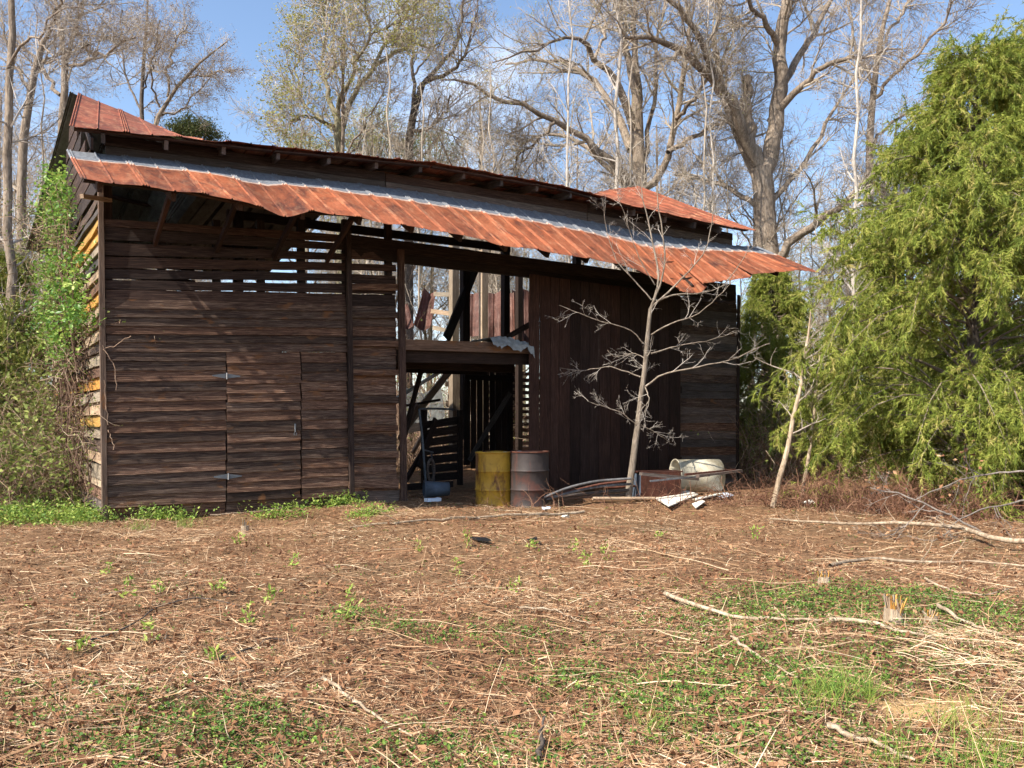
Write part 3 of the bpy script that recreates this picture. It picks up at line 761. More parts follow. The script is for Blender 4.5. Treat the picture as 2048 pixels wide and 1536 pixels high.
def pipe(name, label, catg, pts, r, mat, sides=10, group=None):
    q = resample(np.array([tuple(p) for p in pts]), max(len(pts) * 3, 4)); v, f = tubes(q[None], np.full((1, len(q)), r), sides)
    return tag(link(name, mesh_np(name, v, f, smooth=True), mat), label, catg, group)
pipe('pipe', 'grey pipe leaning diagonally inside the doorway', 'pipe', [W(790, 798, -1.6), W(906, 728, -2.2)], .036, M['pvc'])
single('plank', 'pale plank leaning below the grey pipe inside the doorway', 'plank', W(815, 850, -3.4), W(902, 738, -3.8), .16, .04, M['paleplank'])
single('pole', 'dark pole leaning upright inside the doorway beside the ladder', 'pole', W(801, 900, -1.2), W(843, 738, -1.6), .07, .07, M['dark'])
single('plank', 'dark plank fallen diagonally across the upper opening', 'plank', W(893, 677, -2.9), W(952, 534, -3.3), .22, .04, M['dark'])
single('plank', 'short dark plank leaning against the sliding door above the loft beam', 'plank', W(1015, 674, -.8), W(1062, 648, -.5), .10, .04, M['dark'])
random.seed(31)
for lab, a, b, w0, w1, h_, mt in (('dark broken rafter slanting low behind the hand truck', (812, 960), (858, 880), -2.0, -2.6, .1, 'dark'), ('dark timber lying on the floor behind the bucket', (810, 975), (905, 968), -1.7, -1.9, .12, 'dark'), ('sunlit broken batten among the fallen timbers', (826, 905), (852, 858), -4.8, -5.0, .09, 'paleplank'), ('thin dark stick crossing the leaning plank', (806, 812), (880, 800), -3.0, -3.4, .05, 'dark'), ('brown board wedged behind the leaning pole', (800, 880), (836, 812), -2.6, -3.0, .14, 'beam'), ('dark plank propped against the low partition', (838, 935), (872, 838), -2.0, -2.2, .13, 'dark')):
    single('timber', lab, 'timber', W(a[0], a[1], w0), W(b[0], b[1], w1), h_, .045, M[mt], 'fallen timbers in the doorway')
# hand truck: bent steel frame with a rail and wheels
ht = empty('hand_truck', W(850, 965, -1.3), None, 'old grey steel hand truck frame standing inside the doorway', 'hand truck')
def tpart(name, pts, r, mat, parent, sides=7):
    q = resample(np.array([tuple(p) for p in pts]), max(4, 3 * len(pts))); v, f = tubes(q[None] - np.array(base_of(parent)), np.full((1, len(q)), r), sides)
    return link(name, mesh_np(name, v, f, smooth=True), mat, parent, Matrix.Translation(base_of(parent)))
tpart('rail', [W(838, 818, -1.3), W(846, 890, -1.3), W(851, 962, -1.3)], .022, M['steel'], ht)
tpart('rail', [W(862, 905, -1.5), W(866, 940, -1.5), W(868, 962, -1.5)], .02, M['steel'], ht)
tpart('handle', [W(838, 818, -1.3), W(870, 817, -1.35), W(908, 819, -1.5)], .02, M['steel'], ht)
tpart('crossbar', [W(848, 900, -1.3), W(866, 905, -1.5)], .016, M['steel'], ht)
aa = np.linspace(0, 2 * math.pi, 17); wc = W(862, 940, -1.42)
ring = np.array([wc + S * (.17 * math.cos(x)) * .4 + UP * (.20 * math.sin(x)) for x in aa])
tpart('wheel', ring, .025, M['greyplank'], ht)
# blue bucket on its side
def lying_tub(name, label, catg, c, ax, r0, r1, L, mat, open_end=True, group=None, wall=.012, tilt=0):
    ax = Vector(ax).normalized(); mw = frame(c, ax, UP); n = 28; a = np.arange(n) * 2 * math.pi / n
    prof = [(0, r0 + .012), (.02, r0 + .012), (.022, r0), (L * .5, (r0 + r1) / 2), (L, r1), (L, r1 - wall), (L * .5, (r0 + r1) / 2 - wall), (0, r0 - wall), (0, r0 + .012)]
    v = np.array([[(x, r * math.cos(t), r * math.sin(t)) for t in a] for x, r in prof]).reshape(-1, 3); k = len(prof)
    i = np.arange(k - 1)[:, None] * n; j = np.arange(n)[None, :]; j2 = (j + 1) % n
    f = np.stack([i + j, i + j2, i + n + j2, i + n + j], -1).reshape(-1, 4)
    t = empty(name, c, None, label, catg, group); link('shell', mesh_np('shell', v, f, smooth=True), mat, t, mw)
    vv = np.array([(L - .02, (r1 - wall * .5) * math.cos(x), (r1 - wall * .5) * math.sin(x)) for x in a] + [(L - .02, 0, 0)]); ff = np.array([(q, (q + 1) % n, n) for q in range(n)])
    link('end_cap', mesh_np('end_cap', vv, ff), mat, t, mw); return t
c = W(848, 972, -.3); c.z = .15
lying_tub('bucket', 'faded blue bucket lying on its side just inside the doorway', 'bucket', c, S * .9 + N * .3, .14, .11, .42, M['blue_plastic'])
c = W(852, 985, .25); c.z = .03
o = beam('scrap', c, c + S * .25, .05, .12, M['blue_panel'], None); tag(o, 'small bluish white scrap on the ground inside the doorway', 'scrap')
# torn tar paper draped over the loft beam
n1, n2 = 22, 7; s0, s1 = Wsz(976, 680, 0)[0], Wsz(1058, 680, 0)[0]; vv = []
for j in range(n2):
    for i in range(n1):
        t = i / (n1 - 1.0); s = s0 + (s1 - s0) * t + random.uniform(-.01, .01)
        edge = (.05 + .16 * abs(math.sin(7 * t + .6)) * t + random.uniform(0, .06))
        if j < 4: w_ = -.75 + .27 * j; z = 2.66 + .05 * random.random() + .03 * math.sin(5 * t)
        else: w_ = .10 + .012 * j; z = 2.64 - edge * (j - 3) / 3.0
        vv.append(Wp(s, w_, z))
ff = [(j * n1 + i, j * n1 + i + 1, (j + 1) * n1 + i + 1, (j + 1) * n1 + i) for j in range(n2 - 1) for i in range(n1 - 1)]
b_ = Wp(s0, 0, 2.6); o = link('tar_paper', mesh_np('tar_paper', np.array([p - b_ for p in vv]), np.array(ff)), M['tarpaper'], None, Matrix.Translation(b_))
tag(o, 'torn grey tar paper draped over the loft beam', 'tar paper'); sm = o.modifiers.new('t', 'SOLIDIFY'); sm.thickness = .004

# ------------------------------------------------------------------ fallen tin behind the barn
def fallen_sheet(label, pts, D, bend=.1, lean=.5, mat='rust_fallen', group='fallen roof sheets behind the barn'):
    """pts: 4 corners in the picture (tl, tr, br, bl) at depth D, top leaning back by lean"""
    tl, tr, br, bl = [P(x, y, D + (lean if i < 2 else 0)) for i, (x, y) in enumerate(pts)]
    n1, n2 = 13, 7; vv = []
    nr = (tr - tl).cross(bl - tl).normalized()
    for j in range(n2):
        for i in range(n1):
            u, t = i / (n1 - 1.0), j / (n2 - 1.0)
            p = (tl * (1 - u) + tr * u) * (1 - t) + (bl * (1 - u) + br * u) * t
            p = p + nr * (bend * math.sin(math.pi * u) + (.03 if i in (1, 6, 11) else 0) + .03 * math.sin(6 * t + 3 * u))
            vv.append(p)
    ff = [(j * n1 + i, j * n1 + i + 1, (j + 1) * n1 + i + 1, (j + 1) * n1 + i) for j in range(n2 - 1) for i in range(n1 - 1)]
    o = link('fallen_roof_sheet', mesh_np('fallen_roof_sheet', np.array([p - bl for p in vv]), np.array(ff)), M[mat], None, Matrix.Translation(bl))
    sm = o.modifiers.new('t', 'SOLIDIFY'); sm.thickness = .005
    return tag(o, label, 'roof sheet', group)
fallen_sheet('round-topped rusty roof sheet standing up left of the pale post', [(848, 574), (873, 578), (862, 652), (828, 650)], 22, .25)
fallen_sheet('narrow rusty roof sheet at the left of the upper opening', [(802, 600), (814, 606), (828, 650), (806, 655)], 22.3, .1)
fallen_sheet('rusty roof sheet standing between the two pale posts', [(924, 584), (968, 580), (966, 668), (922, 668)], 21, .1)
fallen_sheet('broad rusty roof sheet standing right of the pale posts', [(972, 584), (1004, 579), (1004, 690), (972, 690)], 20.6, .12)
fallen_sheet('brown rusty roof sheet beside the dark narrow post', [(1003, 582), (1028, 584), (1030, 690), (1004, 690)], 20.8, .08)
fallen_sheet('pale streaked roof sheet behind the dark narrow post', [(1024, 578), (1046, 582), (1048, 690), (1026, 690)], 21, .1)
fallen_sheet('last rusty roof sheet showing beside the sliding door edge', [(1044, 576), (1072, 578), (1074, 690), (1046, 690)], 20.7, .1)
for i, (a, b, D, lab) in enumerate((((868, 588), (905, 590), 21.4, 'top pale board of the broken rail beside the round-topped sheet'), ((862, 622), (905, 628), 21.2, 'middle pale board of the broken rail above the brush'), ((866, 655), (900, 662), 21.0, 'low pale board of the broken rail at the loft edge'))):
    single('board', lab, 'board', P(a[0], a[1], D), P(b[0], b[1], D - .3), .11, .03, M['paleplank'], 'broken rail boards')
# slumped grey-brown roofing low behind the doorway
fallen_sheet('slumped olive brown roof sheet seen low through the doorway', [(806, 770), (880, 760), (890, 830), (800, 850)], 20.5, .3, 1.6, 'zinc_dark')
single('board', 'short sunlit board lying beneath the slumped roof sheet', 'board', P(815, 858, 19.5), P(848, 852, 19.3), .2, .04, M['paleplank'])

# ------------------------------------------------------------------ junk by the right end of the wall
c = G(1350, 990); c.z = .33
tank = lying_tub('tank', 'off-white cylindrical tank lying on its side against the barn wall', 'tank', c, Vector((.985, .17, 0)), .285, .285, .80, M['white_tank'], wall=.015)
g0 = G(1284, 1000); ap = empty('appliance', g0, None, 'rust red metal appliance shell lying beside the white tank', 'appliance')
A = g0 + Vector((0, 0, .02)); X = Vector((.95, .3, 0)).normalized(); Yd = Vector((-.3, .95, 0)).normalized()
plank('front_panel', A, A + X * .72, UP, .42, .02, M['rust_dark'], ap, seg=4, jit=.008)
plank('back_panel', A + Yd * .45, A + Yd * .45 + X * .72, UP, .40, .02, M['rust_dark'], ap, seg=4, jit=.008)
plank('top_panel', A + Vector((0, 0, .43)), A + Vector((0, 0, .43)) + X * .76, Yd, .46, .015, M['rust_dark'], ap, seg=4, jit=.01)
plank('side_panel', A + Yd * .022, A + Yd * .44, UP, .40, .015, M['blue_plastic'], ap, seg=2, jit=.004)
bars = [((1282, 948), (1395, 958), 'upper grey board laid across the rust red appliance', .05, .08, 'greyplank'), ((1300, 962), (1420, 951), 'thin steel bar crossing in front of the white tank', .025, .03, 'steel'), ((1395, 952), (1482, 941), 'pale weathered board resting on the white tank', .04, .09, 'greyplank'), ((1370, 949), (1470, 940), 'rusty flat bar laid over the white tank', .03, .05, 'rust_dark')]
for i, (a, b, lab, h_, w_, mt) in enumerate(bars):
    Da = 12.9; single('bar', lab, 'bar', P(a[0], a[1], Da - .02 * i), P(b[0], b[1], Da + .45 - .02 * i), h_, w_, M[mt], 'bars laid over the junk')
def panel(label, pts, mat, th=.015, lift=.03):
    q = [G(x, y) for x, y in pts]; hs = [lift + .02 * i for i in (0, 1, 2, 1)]
    top = [Vector((p.x, p.y, float(hz(p.x, p.y)) + h_)) for p, h_ in zip(q, hs)]; b_ = top[0].copy()
    vv = np.array([p - b_ for p in top] + [p - b_ - UP * th for p in top]); ff = np.array([(0, 1, 2, 3), (7, 6, 5, 4), (0, 4, 5, 1), (1, 5, 6, 2), (2, 6, 7, 3), (3, 7, 4, 0)])
    o = link('broken_panel', mesh_np('broken_panel', vv, ff), M[mat], None, Matrix.Translation(b_)); return tag(o, label, 'panel', 'broken panels on the ground')
panel('large cream panel lying on the ground before the rust red appliance', [(1311, 1000), (1372, 990), (1396, 1000), (1338, 1018)], 'white_panel', lift=.05)
panel('bluish white panel lying on the ground before the tank', [(1432, 990), (1452, 989), (1468, 1002), (1440, 1005)], 'blue_panel')
panel('small yellowish panel scrap in front of the cream panel', [(1384, 1012), (1404, 1008), (1410, 1014), (1392, 1020)], 'white_panel')
panel('long cream strip tucked between the cream panel and the tank', [(1380, 1002), (1440, 992), (1446, 998), (1392, 1008)], 'white_panel', lift=.02)
for lab, px_, py_, mt in (('black plastic scrap lying flat in the stubble, the longer one', 962, 1089, 'black'), ('smaller black plastic scrap lying in the stubble', 1065, 1090, 'black')):
    panel(lab, [(px_ - 22, py_ - 6), (px_ + 10, py_), (px_ + 20, py_ + 5), (px_ - 6, py_ + 3)] if px_ < 1000 else [(px_ - 10, py_ - 2), (px_ + 8, py_ - 3), (px_ + 10, py_ + 3), (px_ - 8, py_ + 3)], mt, lift=.035)
# bundle of long strips left of the sapling
strips = [((1080, 998), (1135, 975), (1190, 962), (1262, 957), 'top curved metal strip of the heap left of the sapling', 'steel'), ((1090, 1000), (1150, 982), (1205, 972), (1262, 968), 'second metal strip of the heap left of the sapling', 'steel'), ((1075, 1004), (1150, 990), (1210, 984), (1258, 980), 'grey batten low in the heap left of the sapling', 'greyplank'), ((1110, 1004), (1160, 994), (1220, 992), (1262, 988), 'weathered batten under the strips left of the sapling', 'greyplank'), ((1185, 1000), (1235, 1000), (1290, 1000), (1332, 1003), 'long pale board lying at the foot of the sapling', 'paleplank'), ((1140, 985), (1180, 975), (1230, 975), (1270, 972), 'dark rusty strip between the metal strips by the sapling', 'rust_dark'), ((1100, 992), (1160, 978), (1200, 968), (1255, 962), 'thin rusty strip just under the top metal strip', 'rust_dark')]
for i, (a, b, c_, d, lab, mt) in enumerate(strips):
    Dd = 12.8 + .07 * i
    pts = [P(x, min(y, gy_(Dd) - 6), Dd + .12 * k) for k, (x, y) in enumerate((a, b, c_, d))]
    pipe('strip', lab, 'strip', pts, .022 if 'metal' in lab else .03, M[mt], 6, 'strips heaped by the sapling')

# ------------------------------------------------------------------ sapling in front of the sliding door
DS = H * F / (1000 - HY)
sp = [[(1255, 1001, 27), (1262, 955, 24), (1275, 850, 20), (1290, 735, 17), (1301, 617, 14)],
      [(1301, 617, 11), (1312, 589, 10), (1321, 551, 9), (1312, 514, 8), (1304, 476, 7), (1290, 414, 5), (1281, 382, 4), (1285, 335, 2.5)],
      [(1303, 612, 10), (1321, 570, 8), (1332, 523, 7), (1327, 476, 6), (1318, 423, 5), (1315, 367, 3), (1320, 330, 2)],
      [(1301, 617, 9), (1352, 570, 7), (1385, 535, 5.5), (1412, 507, 5), (1427, 423, 3.5), (1431, 380, 2)],
      [(1309, 607, 8), (1352, 585, 7), (1400, 590, 5), (1443, 576, 4.5), (1462, 554, 4), (1493, 507, 2.5), (1520, 480, 1.5)],
      [(1302, 670, 7), (1337, 648, 6), (1393, 632, 5), (1440, 589, 3.5), (1470, 560, 2)],
      [(1302, 707, 7), (1352, 692, 5), (1415, 682, 4), (1474, 664, 2.5)],
      [(1288, 775, 9), (1321, 748, 7), (1384, 736, 6), (1456, 723, 5), (1540, 686, 2.5)],
      [(1293, 692, 6), (1259, 657, 5), (1196, 642, 4), (1159, 626, 3), (1118, 610, 2)],
      [(1281, 754, 6), (1221, 732, 5), (1165, 742, 3.5), (1121, 736, 2)],
      [(1284, 859, 4.5), (1243, 824, 4), (1174, 802, 2)],
      [(1282, 849, 4), (1310, 865, 3), (1340, 884, 2)],
      [(1296, 720, 5), (1270, 705, 4), (1230, 715, 3), (1215, 700, 2)],
      [(1290, 770, 6), (1300, 800, 4), (1275, 830, 3)],
      [(1303, 600, 6), (1270, 560, 5), (1235, 530, 4), (1215, 470, 3), (1205, 400, 1.5)],
      [(1310, 570, 5), (1280, 520, 4), (1255, 450, 3), (1235, 380, 1.5)]]
deps = [0, .3, -.3, -.4, .3, -.5, .3, -.9, -.3, .3, -.3, .2, .3, -.4, .3, -.3]
sp = [[(x, y, w * (.48 if i else .58)) for x, y, w in q] for i, q in enumerate(sp)]
ls = [limb(p, DS, d, 14, .006 if i else .003) for i, (p, d) in enumerate(zip(sp, deps))]
make_tree('sapling', 'bare pale sapling growing in front of the sliding door', ls, M['sapling_bark'], M['bark_pale'], (6, 4, 3), (.15, .6), (.08, .28), (.03, .10), trop=.05, sides=8, ang=(.45, 1.05), rmin=.0015, tr0=.2, base=G(1255, 1001))  # pale crown bark carries the sunlight on the twigs in its colour
# two thin pale trunks right of the barn
for lab, pts in (('leaning pale trunk right of the barn, the thicker of two', [(1545, 1015, 11), (1562, 950, 11), (1580, 880, 10), (1592, 820, 9), (1604, 760, 7), (1615, 690, 5), (1622, 620, 3)]), ('thin pale trunk under the cedar, upright beside the leaning one', [(1603, 1006, 9), (1610, 960, 8), (1620, 900, 7), (1626, 850, 6), (1630, 780, 5), (1640, 700, 3)])):
    Dq = H * F / (pts[0][1] - HY)
    make_tree('sapling', lab, [limb(pts, Dq, .2, 14, .008)], M['stickbark'], M['twig'], (14, 4, 3), (.4, 1.0), (.15, .4), (.06, .16), trop=.05, sides=8, rmin=.0025, tr0=.35, base=G(pts[0][0], pts[0][1]))
# ------------------------------------------------------------------ big trees behind the barn, limbs measured one by one
def tree_from(name, label, D, limbs, bark, twig, **kw):
    ls = [limb([(x, y, w * .76) for x, y, w in pts], D, dep, 14, .045 if i else .02 + .03 * (len(limbs) < 4), d0) for i, (pts, dep, d0) in enumerate(limbs)]
    b = Vector(ls[0][0, :3]); b.z = 0
    return make_tree(name, label, ls, bark, twig, base=b, **kw)
tree_from('broad_tree', 'massive grey trunk with a broken snag, behind the right end of the barn', 25, [
    ([(1552, gy_(25), 66), (1545, 640, 60), (1536, 500, 56), (1528, 420, 56), (1522, 335, 54)], 0, 0),
    ([(1522, 350, 40), (1500, 280, 36), (1490, 220, 32), (1496, 155, 24)], .3, 0),
    ([(1526, 350, 46), (1546, 290, 44), (1556, 220, 40), (1562, 150, 37), (1560, 80, 34), (1576, 0, 28), (1592, -90, 20)], .5, 0),
    ([(1512, 330, 32), (1488, 262, 30), (1450, 190, 28), (1417, 146, 24), (1375, 104, 20), (1325, 78, 16), (1286, 68, 13), (1247, 75, 8)], -2.5, 0),
    ([(1450, 190, 22), (1420, 130, 19), (1395, 60, 16), (1350, 15, 13), (1290, -40, 9)], -1.5, -.8),
    ([(1515, 360, 26), (1495, 316, 22), (1463, 237, 20), (1440, 160, 17), (1425, 90, 14), (1440, 20, 11), (1430, -60, 8)], 2.5, 0),
    ([(1540, 245, 22), (1574, 202, 19), (1621, 152, 15), (1665, 123, 12), (1716, 115, 9), (1802, 98, 4)], -2, .3),
    ([(1558, 180, 22), (1600, 110, 18), (1640, 40, 14), (1680, -40, 9)], 2, .4),
    ([(1548, 520, 26), (1600, 470, 22), (1675, 413, 18), (1745, 350, 13), (1810, 310, 8)], -2.5, 0),
    ([(1545, 400, 16), (1590, 350, 13), (1640, 270, 10), (1690, 190, 7), (1730, 120, 4)], 2.5, 0),
    ([(1525, 420, 16), (1470, 380, 12), (1410, 360, 9), (1350, 350, 6)], 3, 0),
    ([(1560, 100, 18), (1530, 40, 14), (1490, -10, 10), (1450, -60, 7)], -2, .4)],
    M['bark'], M['twig'], n=(14, 8, 9), L1=(1.0, 2.6), L2=(.5, 1.2), L3=(.2, .55), buds=M['bud_red'], bud_size=.045, rmin=.0045)
tree_from('broad_tree', 'large spreading tree with many limbs above the middle of the roof', 27, [
    ([(1284, gy_(27), 44), (1282, 500, 42), (1281, 365, 38), (1277, 290, 36), (1274, 225, 32)], 0, 0),
    ([(1274, 240, 24), (1272, 182, 22), (1258, 117, 18), (1246, 70, 14), (1235, 0, 10), (1225, -70, 7)], 1.5, 0),
    ([(1277, 250, 22), (1281, 182, 20), (1270, 110, 17), (1266, 60, 14), (1268, 0, 11), (1275, -80, 7)], -1, 0),
    ([(1268, 260, 24), (1242, 180, 20), (1216, 141, 17), (1188, 115, 14), (1166, 75, 12), (1146, 68, 9), (1100, 85, 7), (1040, 110, 5), (985, 125, 3)], -3, 0),
    ([(1262, 300, 24), (1248, 255, 22), (1222, 205, 19), (1196, 170, 16), (1160, 140, 13), (1120, 120, 10), (1060, 118, 7), (1010, 128, 4)], 2.5, 0),
    ([(1272, 370, 26), (1236, 335, 22), (1182, 292, 18), (1125, 247, 15), (1073, 226, 13), (1008, 196, 11), (963, 184, 9), (911, 158, 6), (880, 160, 3)], -2.5, 0),
    ([(1110, 245, 9), (1080, 280, 7), (1045, 300, 5), (1020, 340, 3)], 1, -1.4),
    ([(1278, 390, 18), (1210, 330, 14), (1165, 285, 11), (1110, 265, 8), (1070, 275, 6), (1030, 300, 4)], 2.5, 0),
    ([(1280, 380, 22), (1318, 365, 20), (1336, 299, 18), (1352, 234, 16), (1362, 169, 14), (1375, 117, 11), (1385, 40, 8), (1400, -50, 5)], -1.5, 0),
    ([(1336, 305, 14), (1375, 280, 12), (1417, 255, 10), (1460, 235, 7), (1500, 210, 4)], 2, -.8),
    ([(1352, 240, 10), (1385, 205, 9), (1410, 165, 7), (1440, 120, 4)], -1.5, -1),
    ([(1190, 118, 9), (1215, 70, 8), (1200, 20, 7), (1170, -30, 5)], 1.5, -2),
    ([(1281, 330, 14), (1300, 250, 12), (1315, 170, 10), (1310, 90, 8), (1330, 10, 6), (1335, -60, 4)], 2, 0)],
    M['bark'], M['twig'], n=(14, 8, 9), L1=(1.0, 2.6), L2=(.5, 1.2), L3=(.2, .55), buds=M['bud_yellow'], bud_size=.05, rmin=.0042)
tree_from('budding_tree', 'forked tree with pale yellow-green buds above the left half of the roof', 27, [
    ([(684, gy_(27), 26), (682, 500, 25), (680, 330, 23), (679, 285, 22), (676, 235, 20)], 0, 0),
    ([(674, 240, 15), (657, 211, 13), (650, 158, 11), (636, 132, 9), (645, 105, 8), (655, 60, 6), (640, 10, 5), (630, -50, 3)], 1.5, 0),
    ([(650, 160, 8), (665, 140, 7), (668, 100, 7), (664, 50, 6), (672, 0, 5), (680, -60, 3)], -1, 1),
    ([(676, 235, 13), (676, 200, 12), (695, 178, 11), (706, 160, 10), (708, 132, 9), (716, 108, 8), (742, 71, 7), (738, 30, 6), (729, -20, 4)], -2, 0),
    ([(680, 275, 16), (700, 206, 14), (718, 171, 13), (745, 137, 12), (789, 100, 10), (834, 92, 7), (880, 85, 4)], 2, 0),
    ([(745, 135, 10), (755, 111, 9), (781, 74, 8), (805, 45, 7), (832, 16, 6), (850, -30, 4)], -1, 1.2),
    ([(716, 108, 7), (690, 88, 6), (668, 70, 5), (640, 35, 4), (620, 0, 3)], 1.5, -1),
    ([(672, 262, 9), (640, 235, 8), (610, 215, 7), (590, 165, 6), (600, 110, 5), (590, 40, 3)], 2, 0),
    ([(742, 71, 6), (770, 50, 5), (800, 40, 4), (815, 0, 3)], -1.5, -1.4),
    ([(672, 255, 8), (640, 238, 7), (600, 232, 5), (580, 242, 3)], -1.5, 0)],
    M['bark_green'], M['twig'], n=(13, 7, 8), L1=(.9, 2.2), L2=(.5, 1.1), L3=(.2, .5), buds=M['bud_yellow'], bud_n=2, bud_size=.085, rmin=.004)
tree_from('crooked_tree', 'crooked dark tree leaning right above the middle of the roof', 29, [
    ([(816, gy_(29), 26), (817, 450, 24), (818, 290, 22), (820, 235, 20), (830, 190, 18), (845, 168, 16)], 0, 0),
    ([(838, 178, 14), (871, 145, 12), (890, 121, 11), (921, 76, 9), (923, 30, 8), (926, -40, 5)], 1.5, 0),
    ([(850, 165, 12), (880, 155, 11), (911, 140, 9), (930, 110, 7), (945, 60, 5), (955, 0, 3)], -2, 0),
    ([(826, 215, 11), (828, 150, 9), (826, 100, 8), (828, 53, 7), (832, 0, 6), (835, -60, 4)], 2, 0),
    ([(822, 262, 10), (850, 258, 9), (872, 250, 7), (890, 220, 6), (900, 190, 4)], -1.5, 0),
    ([(828, 150, 6), (850, 120, 5), (880, 90, 4), (900, 50, 3)], 1.5, 1)],
    M['bark_dark'], M['twig_dark'], n=(12, 7, 8), L1=(.8, 2.0), L2=(.4, 1.0), L3=(.2, .5), rmin=.0045)
# left-hand group
tree_from('tall_tree', 'forked grey trunk rising behind the left gable of the barn', 24, [
    ([(122, gy_(24), 26), (122, 500, 24), (123, 300, 22), (126, 199, 19), (130, 116, 17)], 0, 0),
    ([(130, 120, 14), (124, 70, 13), (118, 40, 11), (108, -20, 9), (100, -80, 6)], 1, 0),
    ([(131, 118, 12), (146, 85, 11), (157, 60, 10), (166, 0, 8), (170, -70, 5)], -1, 0),
    ([(140, 132, 9), (175, 125, 8), (210, 110, 7), (232, 92, 6), (270, 75, 4)], -2, 0),
    ([(120, 190, 10), (95, 150, 8), (60, 105, 7), (20, 80, 5)], 1.5, 0)],
    M['bark'], M['twig'], n=(13, 7, 8), L1=(.9, 2.2), L2=(.5, 1.1), L3=(.2, .5), buds=M['bud_red'], rmin=.004)
tree_from('tall_tree', 'leaning brown trunk at the far left edge of the woods', 21, [
    ([(40, gy_(21), 26), (42, 500, 24), (44, 300, 22), (52, 232, 20), (68, 149, 17), (88, 80, 14)], 0, 0),
    ([(88, 80, 10), (110, 40, 8), (120, -10, 7), (135, -70, 5)], -1, 0),
    ([(60, 180, 9), (30, 130, 7), (10, 60, 5), (-20, 0, 4)], 1, 0),
    ([(70, 150, 8), (100, 120, 7), (140, 100, 5), (190, 90, 3)], 1, 0)],
    M['bark'], M['twig'], n=(13, 7, 8), L1=(.8, 2.0), L2=(.4, 1.0), L3=(.2, .5), buds=M['bud_red'], rmin=.0035)
tree_from('tall_tree', 'straight vine-clad trunk beside the leaning one at far left', 20, [
    ([(18, gy_(20), 24), (17, 500, 23), (16, 265, 21), (12, 100, 18), (18, 0, 16), (22, -90, 12)], 0, 0),
    ([(14, 140, 8), (40, 83, 7), (62, 80, 6), (86, 73, 6), (96, 50, 5), (126, 17, 4), (186, 13, 3), (213, 33, 2)], -2, 0),
    ([(76, 80, 5), (96, 116, 4), (120, 125, 3.5), (143, 140, 2.5)], -1, -1)],
    M['bark'], M['bark_pale'], n=(12, 7, 7), L1=(.7, 1.8), L2=(.4, 1.0), L3=(.2, .5), rmin=.003)
tree_from('slim_tree', 'slim reddish-budded tree rising behind the left roof peak', 30, [
    ([(284, gy_(30), 14), (283, 400, 13), (282, 216, 11), (283, 133, 9), (290, 60, 7), (296, -10, 4)], 0, 0),
    ([(282, 220, 6), (250, 150, 5), (240, 80, 4), (245, 20, 3)], 2, 0),
    ([(283, 180, 5), (310, 120, 4), (330, 60, 3)], -1, 0)],
    M['bark_dark'], M['twig'], n=(13, 7, 8), L1=(.8, 2.0), L2=(.4, 1.0), L3=(.2, .5), buds=M['bud_red'], bud_n=2, rmin=.0045)
tree_from('slim_tree', 'slanting tree with fine pinkish twigs right of the left roof peak', 29, [
    ([(270, gy_(29), 14), (285, 380, 13), (305, 242, 12), (335, 193, 10), (359, 163, 9), (398, 126, 7), (428, 100, 5), (455, 82, 3)], 0, 0),
    ([(335, 193, 7), (335, 140, 6), (345, 90, 5), (375, 50, 3)], 1.5, .5),
    ([(320, 215, 6), (300, 160, 5), (305, 100, 4), (320, 40, 3)], -1.5, 0),
    ([(370, 155, 5), (410, 150, 4), (440, 145, 3)], -1, .8),
    ([(310, 235, 6), (360, 225, 5), (390, 190, 4), (420, 150, 3)], 1.5, 0)],
    M['bark'], M['twig'], n=(13, 7, 8), L1=(.7, 1.6), L2=(.35, .9), L3=(.15, .45), buds=M['bud_red'], bud_n=2, rmin=.004)
# pale straight saplings
for lab, D, pts in (('straight white-barked tree, the thicker one above the roof middle', 22, [(1231, gy_(22), 11), (1230, 500, 11), (1230, 370, 10), (1232, 230, 9), (1236, 100, 8), (1231, 0, 7), (1228, -80, 5)]),
                    ('thin white-barked tree left of the thicker white-barked one', 22, [(1136, gy_(22), 7), (1136, 500, 7), (1137, 370, 6), (1136, 200, 6), (1139, 80, 5), (1141, 0, 4), (1142, -80, 3)]),
                    ('straight pale trunk between the massive tree and the cedar', 20, [(1700, gy_(20), 11), (1704, 600, 10), (1708, 411, 9), (1711, 240, 8), (1713, 90, 7), (1714, 0, 6), (1716, -80, 4)]),
                    ('thin pale trunk left of the massive snag tree', 23, [(1430, gy_(23), 6), (1430, 400, 6), (1426, 300, 5), (1424, 120, 5), (1415, 0, 4), (1410, -60, 3)])):
    tree_from('pale_tree', lab, D, [([(x + random.uniform(-5, 5) * (0 < i), y, w) for i, (x, y, w) in enumerate(pts)], .3, 0)], M['bark_pale'], M['bark_pale'], n=(34, 6, 4), L1=(.6, 1.9), L2=(.3, .8), L3=(.15, .35), rmin=.0032, trop=.07, ang=(.6, 1.1), tr0=.3)
tree_from('tall_tree', 'grey trunk with upright limbs standing right behind the cedar', 27, [
    ([(1735, gy_(27), 24), (1735, 500, 22), (1738, 330, 20), (1742, 240, 18), (1748, 150, 15), (1762, 60, 12), (1785, -20, 9)], 0, 0),
    ([(1745, 200, 10), (1790, 150, 9), (1830, 110, 8), (1890, 40, 6), (1920, -20, 4)], -2, 0),
    ([(1746, 170, 9), (1720, 110, 7), (1700, 50, 5), (1690, -30, 3)], 2, 0),
    ([(1740, 300, 9), (1780, 250, 8), (1830, 215, 6), (1880, 200, 4)], 1, 0),
    ([(1760, 90, 8), (1800, 40, 7), (1830, -20, 5)], 1, 0)],
    M['bark'], M['twig'], n=(13, 7, 8), L1=(.9, 2.2), L2=(.5, 1.1), L3=(.2, .5), buds=M['bud_red'], rmin=.0045)

